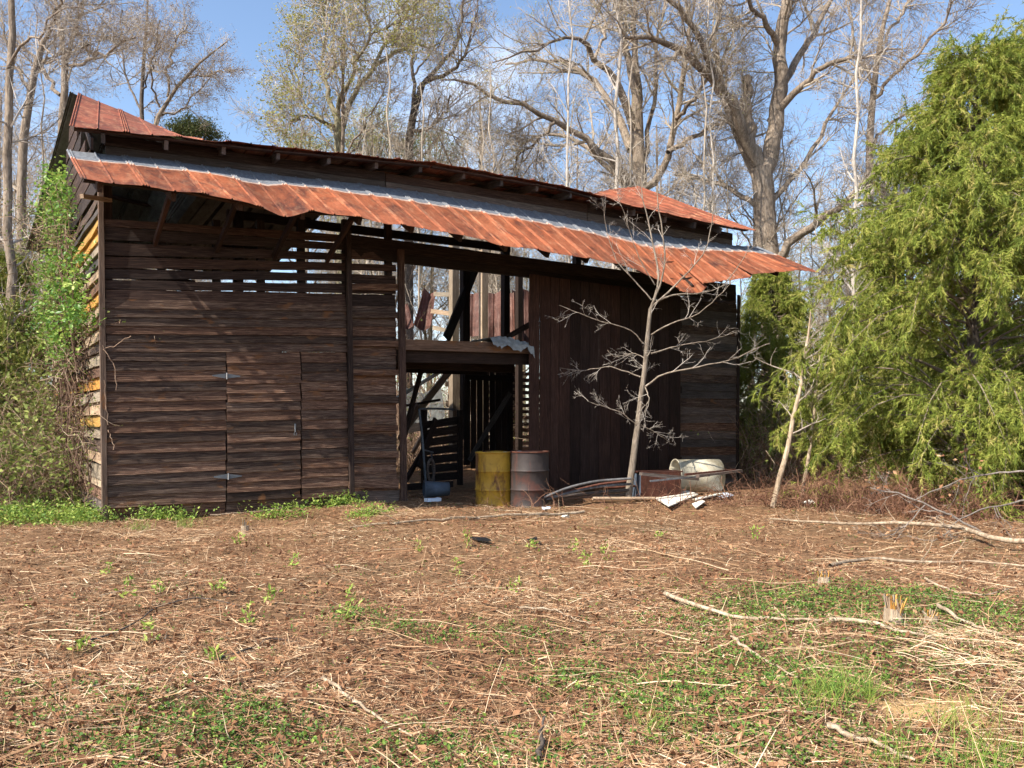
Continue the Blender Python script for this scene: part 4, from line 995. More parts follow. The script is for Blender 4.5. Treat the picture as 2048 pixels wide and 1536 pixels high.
# ---- generic woodland trees, copied through the woods behind
def generic(label, D0_, x, hgt, bark, twig, buds, seed, group, r0=.14, nl=9):
    random.seed(seed); ls = []
    b = Vector((x, D0_, 0)); lean = Vector((random.uniform(-.06, .06), random.uniform(-.06, .06), 1))
    tp = [b + lean * (hgt * t) + Vector((random.gauss(0, .12), random.gauss(0, .12), 0)) * (t > 0) for t in (0, .25, .5, .75, 1)]
    ls.append(resample([(p.x, p.y, p.z, r0 * (1 - .8 * i / 4)) for i, p in enumerate(tp)], 14, .02))
    for k in range(nl):
        t = random.uniform(.28, .9); a = random.uniform(0, 6.28); L = hgt * .42 * (1.15 - t); i = int(t * 13); o = Vector(ls[0][i, :3]); r = ls[0][i, 3] * .6
        d = Vector((math.cos(a), math.sin(a), .8)); q = [o + d * (L * u) + Vector((0, 0, .25 * L * u * u)) for u in (0, .35, .7, 1)]
        ls.append(resample([(p.x, p.y, p.z, r * (1 - .7 * u / 3)) for u, p in enumerate(q)], 14, .04))
    return make_tree('woodland_tree', label, ls, bark, twig, n=(9, 7, 7), L1=(.8, 2.2), L2=(.45, 1.1), L3=(.2, .55), buds=buds, bud_size=.05, group=group, base=b, rmin=.005, sides=6)
GL = ['bare grey tree in the woods behind the barn', 'bare brown tree with reddish buds in the woods behind the barn', 'bare tree with pale yellow buds in the woods behind the barn']
GG = ['bare grey woodland trees', 'reddish-budded woodland trees', 'yellow-budded woodland trees']
gen = [generic(GL[0], 34, 3.0, 13, M['bark'], M['twig'], None, 3, GG[0]), generic(GL[1], 33, -6.5, 12, M['bark_dark'], M['twig'], M['bud_red'], 5, GG[1]), generic(GL[2], 38, -4, 10.5, M['bark_green'], M['twig'], M['bud_yellow'], 9, GG[2], .11)]
random.seed(21)
spots = []
for k in range(58):
    D = random.uniform(27, 50); px = random.uniform(-260, 2300)
    if 430 < px < 570 and k % 4: px -= 330           # keep the blue gap
    spots.append((px, D))
for k, (px, D) in enumerate(spots):
    i = (0, 2, 1, 2, 0)[k % 5]; p = P(px, 840, D)
    sc_ = random.uniform(.75, 1.15)
    if 430 < px < 600: sc_ *= .5
    copy_tree(gen[i], (p.x, p.y, float(hz(p.x, p.y)) - .05), random.uniform(0, 6.28), sc_)
# young thin trees close behind the barn, many
yt = tree_from('young_tree', 'slender bare young tree in the thicket behind the barn', 24, [
    ([(960, gy_(24), 6), (962, 650, 5.5), (958, 480, 5), (964, 330, 4), (960, 220, 2.5)], 0, 0), ([(961, 560, 3.5), (975, 470, 3), (985, 380, 2)], .5, 0), ([(959, 500, 3), (940, 420, 2.5), (930, 340, 1.5)], -.5, 0)],
    M['twig'], M['twig'], n=(14, 5, 4), L1=(.5, 1.4), L2=(.25, .7), L3=(.12, .3), rmin=.003, group='slender young trees behind the barn')
for k in range(34):
    D = random.uniform(20.5, 28); px = random.choice([random.uniform(-150, 330), random.uniform(560, 1900), random.uniform(560, 1500)]); p = P(px, 840, D)
    copy_tree(yt, (p.x, p.y, -.03), random.uniform(0, 6.28), random.uniform(.6, 1.15))
# ------------------------------------------------------------------ red cedars
def make_cedar(label, px, D, top):
    g = P(px, 840, D); g.z = 0; t = empty('cedar_tree', g, None, label, 'cedar'); mw = Matrix.Translation(g)
    prof = [(0.15, 2.0), (.45, 2.4), (1.0, 2.75), (1.6, 3.0), (2.57, 3.15), (3.2, 2.8), (4.0, 2.3), (4.95, 1.65), (5.9, .98), (6.6, .45), (7.2, .05)]
    tr = np.array([[0, 0, z] for z in np.linspace(0, top, 14)]) + rng.normal(size=(14, 3)) * .03
    v, f = tubes(tr[None], np.linspace(.13, .015, 14)[None], 8); link('trunk', mesh_np('trunk', v, f, smooth=True), M['bark_dark'], t, mw)
    nb_ = 256; z0 = np.concatenate([rng.uniform(.3, 1.3, 46), rng.uniform(.35, top * .55, 128), rng.uniform(top * .5, top * .97, 82)])
    az = rng.uniform(0, 2 * math.pi, nb_); R = np.interp(z0, [a for a, _ in prof], [b for _, b in prof]) * rng.uniform(.62, 1.12, nb_)
    K = 8; u = np.linspace(0, 1, K); bo = np.zeros((nb_, K, 3))
    rise = rng.uniform(.10, .55, nb_) * R; droop = rng.uniform(.10, .60, nb_) * R
    wob = rng.normal(size=(nb_, 3)) * .25
    for i in range(K):
        uu = u[i]; a2 = az + wob[:, 0] * uu
        bo[:, i, 0] = np.cos(a2) * R * uu; bo[:, i, 1] = np.sin(a2) * R * uu
        bo[:, i, 2] = z0 + rise * np.sin(uu * 2.2) - droop * uu ** 2.4
    bo[:, :, 2] = np.maximum(bo[:, :, 2], .12)
    rad = (.02 * np.linspace(1, .12, K))[None] * np.ones((nb_, 1))
    p1, r1 = grow(bo, rad, 16, (.25, 1), (.22, .75), (.3, 1.2), -.07, 6, .5, .16, .0018)
    p2, r2 = grow(p1, r1, 4, (.1, .95), (.12, .36), (.4, 1.0), -.26, 4, .5, .14, .0012)
    v, f = cat([tubes(bo, rad, 5), tubes(p1[:, ::2], r1[:, ::2], 3)]); link('boughs', mesh_np('boughs', v, f), M['twig_dark'], t, mw)['kind'] = 'stuff'
    # foliage: fine pointed sprays along every branchlet
    vs_, tin = [], []
    for (pp, nper) in ((bo[:, 3:], 170), (p1, 42), (p2, 33)):
        B, Kp, _ = pp.shape; m = B * nper; bi = np.repeat(np.arange(B), nper); tt = rng.uniform(.05, 1, m) * (Kp - 1.001); k = tt.astype(int); fr = (tt - k)[:, None]
        p = pp[bi, k] * (1 - fr) + pp[bi, k + 1] * fr; tan = pp[bi, k + 1] - pp[bi, k]; tan /= np.linalg.norm(tan, axis=1, keepdims=True) + 1e-9
        d = tan * .8 + rng.normal(size=(m, 3)) * .5 + np.array([0, 0, -.12]); d /= np.linalg.norm(d, axis=1, keepdims=True)
        L = rng.uniform(.03, .095, m)[:, None]; w = rng.uniform(.004, .0085, m)[:, None]
        sd_ = np.cross(d, rng.normal(size=(m, 3))); sd_ /= np.linalg.norm(sd_, axis=1, keepdims=True) + 1e-9
        vs_.append(np.stack([p - sd_ * w, p + sd_ * w, p + d * L + np.array([0, 0, -.12]) * L], 1).reshape(-1, 3))
        tc_ = np.clip(np.repeat(rng.normal(.58, .2, B), nper) + rng.normal(0, .13, m), 0, 1); tin.append(rep(tc_, 3))
    v = np.concatenate(vs_); link('foliage', mesh_np('foliage', v, np.arange(len(v)).reshape(-1, 3), np.concatenate(tin)), M['cedar'], t, mw)['kind'] = 'stuff'
    return t
cedar = make_cedar('big bright green cedar with drooping foliage at the right edge', 1952, 12.6, 7.1)
for lab, px, D, sc, rz in (('tall cedar rising at the top right corner behind the bright one', 2120, 16.5, 1.35, 2.1), ('shaded cedar growing between the barn end and the bright cedar', 1545, 20.5, .72, 4.0), ('dim cedar in the thicket at the far left edge', 20, 21, .80, 1.0), ('distant cedar low behind the bright cedar', 1760, 24, .8, 5.0), ('small cedar in the left thicket beside the vines', -60, 15.5, .5, 3.0)):
    p = P(px, 840, D); copy_tree(cedar, (p.x, p.y, -.02), rz, sc, lab)
# distant pines and rounded shrubs over the roof
def puff(name, label, px, py, D, rx, rz_, mat, n, size, bark, catg='tree', trunk=True):
    c = P(px, py, D); g = Vector((c.x, c.y, 0)); t = empty(name, g, None, label, catg); mw = Matrix.Translation(g)
    tr = np.array([[0, 0, z] for z in np.linspace(0, c.z + rz_ * .6, 8)]) + rng.normal(size=(8, 3)) * .04
    v, f = tubes(tr[None], np.linspace(.12, .03, 8)[None], 7); link('trunk', mesh_np('trunk', v, f, smooth=True), bark, t, mw)
    nc = 42; cc = rng.normal(size=(nc, 3)); cc /= np.linalg.norm(cc, axis=1, keepdims=True); cc *= rng.uniform(.45, 1.0, nc)[:, None] * np.array([rx, rx, rz_]); cc[:, 2] += c.z
    q = np.repeat(cc, n // nc, axis=0); q = q + rng.normal(size=q.shape) * np.array([rx, rx, rz_]) * .17; m = len(q)
    v, f = leaves(q, rng.uniform(.6, 1.4, m) * size, rng.uniform(.6, 1.4, m) * size * .35); link('crown', mesh_np('crown', v, f, rep(np.clip(rng.normal(.5, .25, m), 0, 1), 4)), mat, t, mw)['kind'] = 'stuff'
    st = np.zeros((nc, 4, 3)); 
    for i in range(4): st[:, i] = np.array([0, 0, c.z * .8]) * (1 - i / 3.0) + cc * (i / 3.0)
    v, f = tubes(st, np.full((nc, 4), .02), 4); link('limbs', mesh_np('limbs', v, f), bark, t, mw)
    return t
puff('pine_tree', 'dark round-topped pine far behind the left part of the roof', 388, 268, 42, 1.4, .9, M['pine'], 9000, .14, M['bark_dark'])
puff('leafing_tree', 'round golden yellow tree top above the roof beside the forked tree', 742, 268, 36, 1.5, 1.2, M['bud_yellow'], 7000, .10, M['bark_green'])
puff('leafing_tree', 'low golden yellow tree top left of the forked tree', 612, 292, 38, 1.2, .7, M['bud_yellow'], 4000, .10, M['bark_green'])
puff('leafing_tree', 'dull olive tree top showing over the middle of the roof', 862, 300, 37, 1.8, 1.1, M['olive'], 6000, .11, M['bark_green'])

# ------------------------------------------------------------------ thickets
def canes(n, cx, cy, rx, ry, hgt, curl=.25, r=(.003, .008), K=7, up=.8, twigs=3):
    """arching stems rooted in an ellipse on the ground"""
    a = rng.uniform(0, 6.28, n); q = np.sqrt(rng.random(n)); p = np.stack([cx + rx * q * np.cos(a), cy + ry * q * np.sin(a), np.zeros(n)], 1)
    d = rng.normal(size=(n, 3)) * .35; d[:, 2] = up; d /= np.linalg.norm(d, axis=1, keepdims=True)
    L = rng.uniform(hgt[0], hgt[1], n); out = np.zeros((n, K, 3)); out[:, 0] = p
    for i in range(1, K):
        d = d + rng.normal(size=(n, 3)) * curl + np.array([0, 0, -.06 * i * .5]); d /= np.linalg.norm(d, axis=1, keepdims=True)
        out[:, i] = out[:, i - 1] + d * (L / (K - 1))[:, None]
    out[:, :, 2] = np.maximum(out[:, :, 2], .0)
    rad = rng.uniform(r[0], r[1], n)[:, None] * np.linspace(1, .4, K)[None]
    t1, q1 = grow(out, rad, twigs, (.3, 1), (.15, .6), (.4, 1.1), -.02, 4, .6, .25, .0018)
    return (out, rad), (t1, q1)
def thicket(name, label, blobs, mat, leafmat=None, leaf_n=2, leaf_size=.05, catg='thicket', twigs=2):
    parts, tin, ends = [], [], []
    for b in blobs:
        (o, r), (t1, q1) = canes(*b, twigs=twigs); va = tubes(o, r, 3); vb = tubes(t1, q1, 3); parts += [va, vb]
        tin += [rep(np.clip(rng.normal(.5, .25, len(o)), 0, 1), o.shape[1] * 3), rep(np.clip(rng.normal(.5, .25, len(t1)), 0, 1), t1.shape[1] * 3)]
        ends.append(t1.reshape(-1, 3)); ends.append(o[:, 3:].reshape(-1, 3))
    v, f = cat(parts); stuff(name, v, f, mat, np.concatenate(tin), label, catg)
    if leafmat is not None:
        e = np.concatenate(ends); e = e[rng.random(len(e)) < leaf_n]; e = e + rng.normal(size=e.shape) * .05; L = rng.uniform(.6, 1.4, len(e)) * leaf_size
        v, f = leaves(e, L, L * .55); stuff(name + '_leaves', v, f, leafmat, rep(np.clip(rng.normal(.5, .25, len(e)), 0, 1), 4), label + ', its leaves', 'leaves')
def blob(px, D, n, rx, ry, hgt, curl=.25):
    p = P(px, 840, D); return (n, p.x, p.y, rx, ry, hgt, curl)
thicket('left_thicket', 'tangle of dry brown canes and vines left of the barn', [blob(50, 12.8, 260, 1.0, 1.6, (1.2, 3.0), .42), blob(110, 13.0, 200, .5, 1.5, (1.0, 3.2), .45), blob(-60, 14, 240, 1.6, 2.0, (1.5, 3.6), .35), blob(20, 17, 220, 2.2, 1.5, (2.0, 4.5), .3)], M['cane'], M['olive'], 1.0, .085)
thicket('rear_thicket', 'pale tangled brush growing behind the barn', [blob(830, 21.5, 260, 1.4, 1.2, (2.0, 5.0), .32), blob(880, 24, 200, 2.2, 1.6, (1.5, 5), .3), blob(960, 25, 200, 2.5, 1.6, (2, 5.2), .25), blob(1080, 25, 200, 3, 2, (2, 5.5), .25), blob(700, 26, 220, 4, 2, (2, 5.5), .25), blob(450, 26, 150, 4, 2, (2, 5.5), .25)], M['cane'], M['olive'], .35, .06)
thicket('right_thicket', 'dark brush between the barn end and the cedar', [blob(1520, 18.5, 260, 1.2, 1.6, (1.0, 3.4), .3), blob(1600, 19.5, 260, 2.0, 1.6, (.8, 2.6), .3), blob(1750, 18, 220, 2, 1.5, (.6, 2.0), .35), blob(1560, 24, 260, 4, 2, (1.5, 4), .3)], M['cane'], M['olive'], .6, .06)
thicket('brambles', 'reddish brown brambles at the foot of the cedar', [blob(1690, 11.9, 230, .9, .7, (.3, .9), .4), blob(1800, 11.3, 180, .9, .6, (.3, .8), .4), blob(1560, 12.6, 150, 1.0, .5, (.25, .7), .4), blob(1950, 10.7, 180, .9, .5, (.3, .8), .4), blob(1430, 12.5, 60, 1.2, .3, (.12, .4), .4), blob(1180, 12.1, 40, 1.6, .3, (.12, .4), .35)], M['bramble'], None)
# distant woods: a mass of stems closing the view at ground level
nn = 450; wx = rng.uniform(-95, 95, nn); wy = rng.uniform(58, 95, nn); wh = rng.uniform(3, 12, nn)
st = np.zeros((nn, 4, 3)); 
for i in range(4): st[:, i] = np.stack([wx + rng.normal(0, .15, nn) * i, wy, wh * i / 3.0], 1)
sr = rng.uniform(.03, .14, nn)[:, None] * np.linspace(1, .35, 4)[None]
b1, br1 = grow(st, sr, 5, (.2, 1), (.8, 3.0), (.5, 1.2), .03, 4, .5, .2, .014); b2, br2 = grow(b1, br1, 3, (.2, 1), (.5, 1.6), (.5, 1.2), .02, 2, .6, .2, .010)
v, f = cat([tubes(st, sr, 4), tubes(b1, br1, 3), tubes(b2, br2, 3)]); stuff('distant_woods', v, f, M['cane'], rng.random(len(v)) * .3 + .2, 'grey brown mass of far woods along the horizon', 'woods')

# ------------------------------------------------------------------ honeysuckle on the left wall
vine = empty('vine', Wp(-.3, -2.5, 0), None, 'bright green leafy vine climbing the left wall of the barn', 'vine')
def vine_pts(n, poly_px, qr, sr_):
    """points hugging the left wall: poly of (py, px_lo, px_hi)"""
    out = []; ys = [a for a, _, _ in poly_px]; lo = [b for _, b, _ in poly_px]; hi = [c for _, _, c in poly_px]
    while len(out) < n:
        y = random.uniform(ys[0], ys[-1]); x = random.uniform(np.interp(y, ys, lo), np.interp(y, ys, hi)); q = random.uniform(*qr); s = -random.uniform(*sr_) ** 1.3
        u = (x - 1024) / F; s_ = s
        # depth where the ray meets the plane s = s_
        w = (u * (D0 + S.y * s_) - X0 - S.x * s_) / (N.x - u * N.y)
        if not (-6.6 < w < -.05): w = -random.uniform(*qr)
        D = D0 + S.y * s_ + N.y * w; out.append(P(x, y, D))
    return np.array([tuple(p) for p in out])
off = np.array(base_of(vine)); mwv = Matrix.Translation(base_of(vine))
ctr = np.concatenate([vine_pts(46, [(338, 104, 136), (420, 92, 138), (478, 98, 132)], (1.5, 5.0), (.05, .4)), vine_pts(84, [(500, 108, 166), (560, 92, 170), (620, 72, 172), (665, 84, 164), (705, 118, 146)], (1.5, 5.0), (.06, .5))]); nc_ = len(ctr)
q = np.repeat(ctr, 70, axis=0) + rng.normal(size=(nc_ * 70, 3)) * np.array([.12, .12, .11]); L = np.minimum(rng.gamma(6, .0105, len(q)), .095)
v, f = leaves(q - off, L, L * .62, .8); link('leaves', mesh_np('leaves', v, f, rep(np.clip(np.repeat(rng.normal(.6, .18, nc_), 70) + rng.normal(0, .2, len(q)), 0, 1), 4)), M['vineleaf'], vine, mwv)['kind'] = 'stuff'
roots = vine_pts(60, [(920, 110, 185), (1000, 110, 190)], (.6, 5), (.05, .4)); st = np.zeros((60, 9, 3))
for i in range(9):
    st[:, i] = roots + (ctr[rng.integers(0, nc_, 60)] - roots) * (i / 8.0) + rng.normal(size=(60, 3)) * .09 * (0 < i)
v, f = tubes(st - off, np.full((60, 9), .008), 5); link('stems', mesh_np('stems', v, f), M['cane'], vine, mwv)['kind'] = 'stuff'
dv = empty('dead_vine', Wp(-.3, -1, 0), None, 'dry brown dead vine hanging over the lower left corner of the barn', 'vine'); off = np.array(base_of(dv))
c2 = vine_pts(420, [(400, 60, 130), (640, 60, 195), (700, 70, 206), (850, 60, 196), (960, 90, 190)], (.3, 4.5), (.03, .5)); K = 9; st = np.zeros((420, K, 3)); d = rng.normal(size=(420, 3)); d /= np.linalg.norm(d, axis=1, keepdims=True); st[:, 0] = c2
for i in range(1, K):
    d = d + rng.normal(size=(420, 3)) * .5 + np.array([0, 0, -.10]); d /= np.linalg.norm(d, axis=1, keepdims=True); st[:, i] = st[:, i - 1] + d * rng.uniform(.05, .14, 420)[:, None]
v, f = tubes(st - off, np.full((420, K), .0035), 3); link('stems', mesh_np('stems', v, f, rep(rng.random(420), K * 3)), M['cane'], dv, Matrix.Translation(base_of(dv)))['kind'] = 'stuff'
e = st[:, ::2].reshape(-1, 3); e = e[rng.random(len(e)) < .8]; e = np.repeat(e, 3, axis=0) + rng.normal(size=(len(e) * 3, 3)) * .06; L = rng.uniform(.025, .05, len(e))
v, f = leaves(e - off, L, L * .55); link('leaves', mesh_np('leaves', v, f, rep(rng.random(len(e)), 4)), M['olive'], dv, Matrix.Translation(base_of(dv)))['kind'] = 'stuff'
# thin tendrils on the front corner
tend = [[(205, 690), (222, 715), (232, 750), (232, 780)], [(208, 760), (212, 800), (216, 850)], [(206, 700), (230, 690), (262, 672)], [(216, 860), (224, 880), (226, 900)]]
for pts in tend:
    q = resample(np.array([tuple(W(x, y, .06 + .03 * i)) for i, (x, y) in enumerate(pts)]), 10, .01); v, f = tubes(q[None] - off, np.full((1, 10), .005), 4); link('tendril', mesh_np('tendril', v, f, np.full(len(v), .6)), M['cane'], dv, Matrix.Translation(base_of(dv)))

# ------------------------------------------------------------------ ground litter
def in_view(n, y0=870.0, y1=1600.0, x0=-320, x1=2370, p=1.0):
    """ground points spread over the field, thinning with distance"""
    D = np.exp(rng.uniform(math.log(2.75), math.log(14.5), n * 2) ) ; D = D[rng.random(len(D)) < 1.0][:n]
    x = (rng.uniform(x0, x1, len(D)) - 1024) / F * D
    return np.stack([x, D, hz(x, D)], 1)
def not_in_barn(p):
    sp_ = G(1865, 1405); bare = np.hypot((p[:, 0] - sp_.x) / .42, (p[:, 1] - sp_.y) / .24) < .6 + .5 * rng.random(len(p))
    r = p - np.array(O); s = r[:, 0] * S.x + r[:, 1] * S.y; w = r[:, 0] * N.x + r[:, 1] * N.y
    bare &= rng.random(len(p)) < .85
    return ~bare & ~((s > -.05) & (s < 12.1) & (w < .02) & ((s < 4.1) | (s > 6.7) | (w < -2)))
p = in_view(228000); p = p[not_in_barn(p)]; n = len(p)
patch = .5 + .25 * np.sin(p[:, 0] * 1.7 + 1.3 * np.sin(p[:, 1] * 1.1)) + .25 * np.sin(p[:, 1] * 2.3 + p[:, 0] * .9)
keep = rng.random(n) < .45 + .55 * patch; p = p[keep]; patch = patch[keep]; n = len(p)
a = rng.normal(0, 1.0, n) + np.where(rng.random(n) < .5, 0, math.pi); d = np.stack([np.cos(a), np.sin(a) * .9, rng.normal(0, .16, n)], 1)
L = rng.gamma(2.1, .021, n) + .015; L = np.minimum(L, .25); w = rng.uniform(.0018, .0048, n) * (1 + 1.2 * (rng.random(n) < .06))
p[:, 2] += rng.uniform(.001, .022, n)
v, f = ribbons(p, d, L, w, np.tile(np.array([0, 0, 1.0]), (n, 1)) + rng.normal(size=(n, 3)) * .5, rng.normal(size=(n, 3)) * np.array([.25, .25, .06]), 1, .6)
tin = np.clip(rng.beta(2.0, 2.0, n) * .92 + .2 * (patch - .3), 0, 1); stuff('straw', v, f, M['straw'], rep(tin, 4), 'dry brown straw and stalks littering the field', 'straw')
p = in_view(34000); p = p[not_in_barn(p)]; n = len(p); p[:, 2] += rng.uniform(.002, .02, n); L = rng.uniform(.018, .055, n)
v, f = leaves(p, L, L * rng.uniform(.4, .7, n), 1.2); stuff('dead_leaves', v, f, M['deadleaf'], rep(np.clip(rng.beta(2, 2, n), 0, 1), 4), 'curled brown dead leaves scattered over the field', 'leaves')
# long flattened stalks
p = in_view(1700); p = p[not_in_barn(p)]; n = len(p); a = rng.normal(0, .55, n) + np.where(rng.random(n) < .5, .1, math.pi - .2); L = rng.uniform(.18, .75, n); K = 6; st = np.zeros((n, K, 3)); d = np.stack([np.cos(a), np.sin(a), np.zeros(n)], 1)
for i in range(K):
    if i: d = d + rng.normal(size=(n, 3)) * .10; d /= np.linalg.norm(d, axis=1, keepdims=True)
    st[:, i] = p if i == 0 else st[:, i - 1] + d * (L / (K - 1))[:, None]
st[:, :, 2] = hz(st[:, :, 0], st[:, :, 1]) + .012 + .02 * rng.random((n, 1)) + .03 * rng.random((n, 1)) ** 3 * np.linspace(0, 1, K)[None]
v, f = tubes(st, rng.uniform(.0015, .0042, n)[:, None] * np.linspace(1, .5, K)[None], 3); stuff('stalks', v, f, M['straw'], rep(rng.beta(1.6, 2.2, n), K * 3), 'long thin dry stalks flattened over the field', 'stalks')
# short upright stubble
p = in_view(5200); p = p[not_in_barn(p)]; n = len(p); d = rng.normal(size=(n, 3)) * .35; d[:, 2] = 1
v, f = ribbons(p, d, rng.gamma(2, .03, n) + .015, rng.uniform(.002, .005, n), rng.normal(size=(n, 3)), rng.normal(size=(n, 3)) * .25, 2, .6)
stuff('stubble', v, f, M['straw'], rep(rng.beta(2, 2, n), 6), 'short upright dry stubble', 'stubble')
# low green weeds in patches
greens = [(1480, 1235, .35, 1.), (1580, 1205, .45, 1.), (1700, 1215, .5, 1.), (1890, 1225, .5, .9), (1980, 1230, .4, .8), (1430, 1320, .3, .9), (1560, 1330, .35, .9), (1650, 1370, .25, 1), (1480, 1400, .25, .8), (1250, 1400, .2, .6), (1050, 1270, .25, .6), (1110, 1335, .2, .8), (1340, 1375, .25, .9), (1395, 1430, .22, .8), (750, 1245, .18, .7), (880, 1255, .2, .5), (700, 1215, .15, .6), (470, 1450, .22, 1.), (250, 1500, .3, 1.), (520, 1490, .25, 1.), (150, 1400, .2, .5), (1000, 1490, .25, .8), (870, 1500, .25, .9), (1180, 1500, .2, .6), (1640, 1500, .25, .7), (1800, 1490, .25, .8), (2000, 1520, .25, .8), (1930, 1300, .4, .6), (380, 1455, .2, .6), (1500, 1480, .2, .7), (1210, 1345, .16, .9), (1750, 1330, .35, .6)]
bank = [(40, 960, .9, 1.), (120, 1010, .6, 1.), (170, 1040, .5, 1.), (30, 1040, .7, .9), (330, 1035, .35, .8), (420, 1020, .35, .7), (640, 1012, .4, 1.), (690, 1010, .3, 1.), (560, 1030, .35, .5), (180, 980, .4, 1.), (740, 1030, .3, .6), (100, 930, .9, .8)]
gp, gs = [], []
for k, (x, y, r, de) in enumerate(greens + bank):
    c = G(x, y); r_ = r * (.9 if k >= len(greens) else 1.6); m = int(de * (330 if k < len(greens) else 210) * (r / .3) ** 1.4)
    q = np.stack([c.x + rng.normal(size=m) * r_ * .6, c.y + rng.normal(size=m) * r_ * .55], 1); gp.append(q); gs.append(np.full(m, 1.0 if k < len(greens) else 2.5))
bank_n = len(np.concatenate(gp)); q = in_view(1500)[:, :2]; gp.append(q); gs.append(np.full(len(q), .9))
gp = np.concatenate(gp); gs = np.concatenate(gs)
nl = 6; m = len(gp); c = np.repeat(gp, nl, axis=0) + rng.normal(size=(m * nl, 2)) * .02; sz = np.repeat(gs, nl)
q = np.stack([c[:, 0], c[:, 1], hz(c[:, 0], c[:, 1]) + rng.uniform(.0, .035, m * nl) * rng.uniform(.3, 1.3, m).repeat(nl) * sz ** 1.7], 1); ok = not_in_barn(q); q = q[ok]; sz = sz[ok]
L = rng.uniform(.010, .028, len(q)) * sz ** .7
v, f = leaves(q, L, L * .6, 1.0, .25); stuff('weeds', v, f, M['weed'], rep(np.clip(rng.normal(.38, .22, len(q)) + .32 * (sz > 2), 0, 1), 4), 'low green weeds growing in patches through the litter', 'weeds')
# grass blades: tufts at the front right and along the wall
tf = [(1720, 1380, 160), (1640, 1410, 120), (1960, 1530, 150), (1300, 1440, 60), (1660, 1395, 120), (1990, 1490, 120), (1330, 1470, 40), (1900, 1440, 60), (280, 1060, 120), (370, 1050, 120), (150, 1055, 120), (1950, 1420, 60), (1800, 1500, 90)]
gb = []
for x, y, m in tf:
    c = G(x, y); gb.append(np.stack([c.x + rng.normal(size=m) * .07, c.y + rng.normal(size=m) * .06], 1))
gb = np.concatenate(gb); n = len(gb); p = np.stack([gb[:, 0], gb[:, 1], hz(gb[:, 0], gb[:, 1])], 1); d = rng.normal(size=(n, 3)) * .35; d[:, 2] = 1
v, f = ribbons(p, d, rng.uniform(.06, .18, n), rng.uniform(.002, .004, n), rng.normal(size=(n, 3)), rng.normal(size=(n, 3)) * .4, 3, .15)
stuff('grass', v, f, M['weed'], rep(rng.uniform(.4, 1, n), 8), 'thin green grass tufts in the stubble', 'grass')
# matted straw at the right and a bank of dry grass by the left wall
sx = [(2010, 1340, .5, 420, .8), (1960, 1290, .4, 240, .75), (1880, 1270, .3, 150, .8), (2040, 1420, .4, 260, .7), (300, 1070, .5, 1100, .62), (420, 1062, .5, 900, .6), (560, 1062, .5, 600, .5), (190, 1070, .4, 600, .6), (760, 1025, .4, 700, .6), (820, 1035, .3, 400, .6)]
ps, ts = [], []
for x, y, r, m, tn in sx:
    c = G(x, y); ps.append(np.stack([c.x + rng.normal(size=m) * r * .6, c.y + rng.normal(size=m) * r * .35], 1)); ts.append(np.clip(rng.normal(tn, .15, m), 0, 1))
ps = np.concatenate(ps); ts = np.concatenate(ts); n = len(ps); p = np.stack([ps[:, 0], ps[:, 1], hz(ps[:, 0], ps[:, 1]) + rng.uniform(0, .05, n)], 1); a = rng.uniform(0, 6.28, n); d = np.stack([np.cos(a), np.sin(a), rng.uniform(-.1, .5, n)], 1)
v, f = ribbons(p, d, rng.uniform(.08, .3, n), rng.uniform(.002, .0045, n), rng.normal(size=(n, 3)), rng.normal(size=(n, 3)) * np.array([.3, .3, .2]) + np.array([0, 0, -.3]), 3, .4)
stuff('dry_grass', v, f, M['straw'], rep(ts, 8), 'matted pale dry grass', 'grass')
# leafy sprouts standing in the field
spr = [(935, 1095), (1065, 1100), (1150, 1110), (838, 1105), (1320, 1075), (1510, 1080), (540, 1200), (440, 1190), (500, 1245), (700, 1195), (695, 1235), (165, 1300), (255, 1205), (430, 1330), (735, 1055), (1210, 1120), (1170, 1140), (915, 1140), (300, 1280), (1030, 1180), (320, 1190), (215, 1150), (480, 1085), (590, 1130)]
q, tn = [], []
for x, y in spr:
    c = G(x, y); h_ = random.uniform(.06, .16); m = 26; tt = rng.random(m); q.append(np.stack([c.x + rng.normal(size=m) * .025, c.y + rng.normal(size=m) * .025, hz(c.x, c.y) + h_ * tt + .01], 1)); tn.append(np.clip(rng.normal(.85, .12, m), 0, 1))
q = np.concatenate(q); L = rng.uniform(.03, .06, len(q)); v, f = leaves(q, L, L * .35, .3, .7); stuff('sprouts', v, f, M['weed'], rep(np.concatenate(tn), 4), 'small yellow-green sprouts standing in the field', 'weeds')

# ------------------------------------------------------------------ fallen branches and stumps
def branch(label, pts, w, twig_n=0, lift=.02, mat='stickbark', group='fallen branches on the field', heights=None):
    g = [G(x, y) for x, y in pts]
    n_ = len(g); ww = [w * (1 - .6 * i / (n_ - 1.0)) for i in range(n_)]; hh = heights or [0] * n_
    q = resample([(p.x, p.y, float(hz(p.x, p.y)) + lift + h_ + r, r) for p, r, h_ in zip(g, ww, hh)], 14, .006)
    b_ = Vector(q[0, :3]); off_ = np.array(b_)
    v, f = tubes(q[None, :, :3] - off_, q[None, :, 3], 7); parts = [(v, f)]
    if twig_n:
        t1, r1 = grow(q[None, :, :3], q[None, :, 3], twig_n, (.25, 1), (.15, .5), (.4, .9), .05, 5, .5, .15, .002); parts.append(tubes(t1 - off_, r1, 5))
        t2, r2 = grow(t1, r1, 2, (.3, 1), (.06, .2), (.4, .9), .0, 3, .6, .15, .0015); parts.append(tubes(t2 - off_, r2, 4))
    v, f = cat(parts); return tag(link('fallen_branch', mesh_np('fallen_branch', v, f, smooth=True), M[mat], None, Matrix.Translation(b_)), label, 'branch', group)
branch('long pale stick running right through the weed patch', [(1330, 1186), (1400, 1212), (1480, 1232), (1560, 1248), (1640, 1256)], .017)
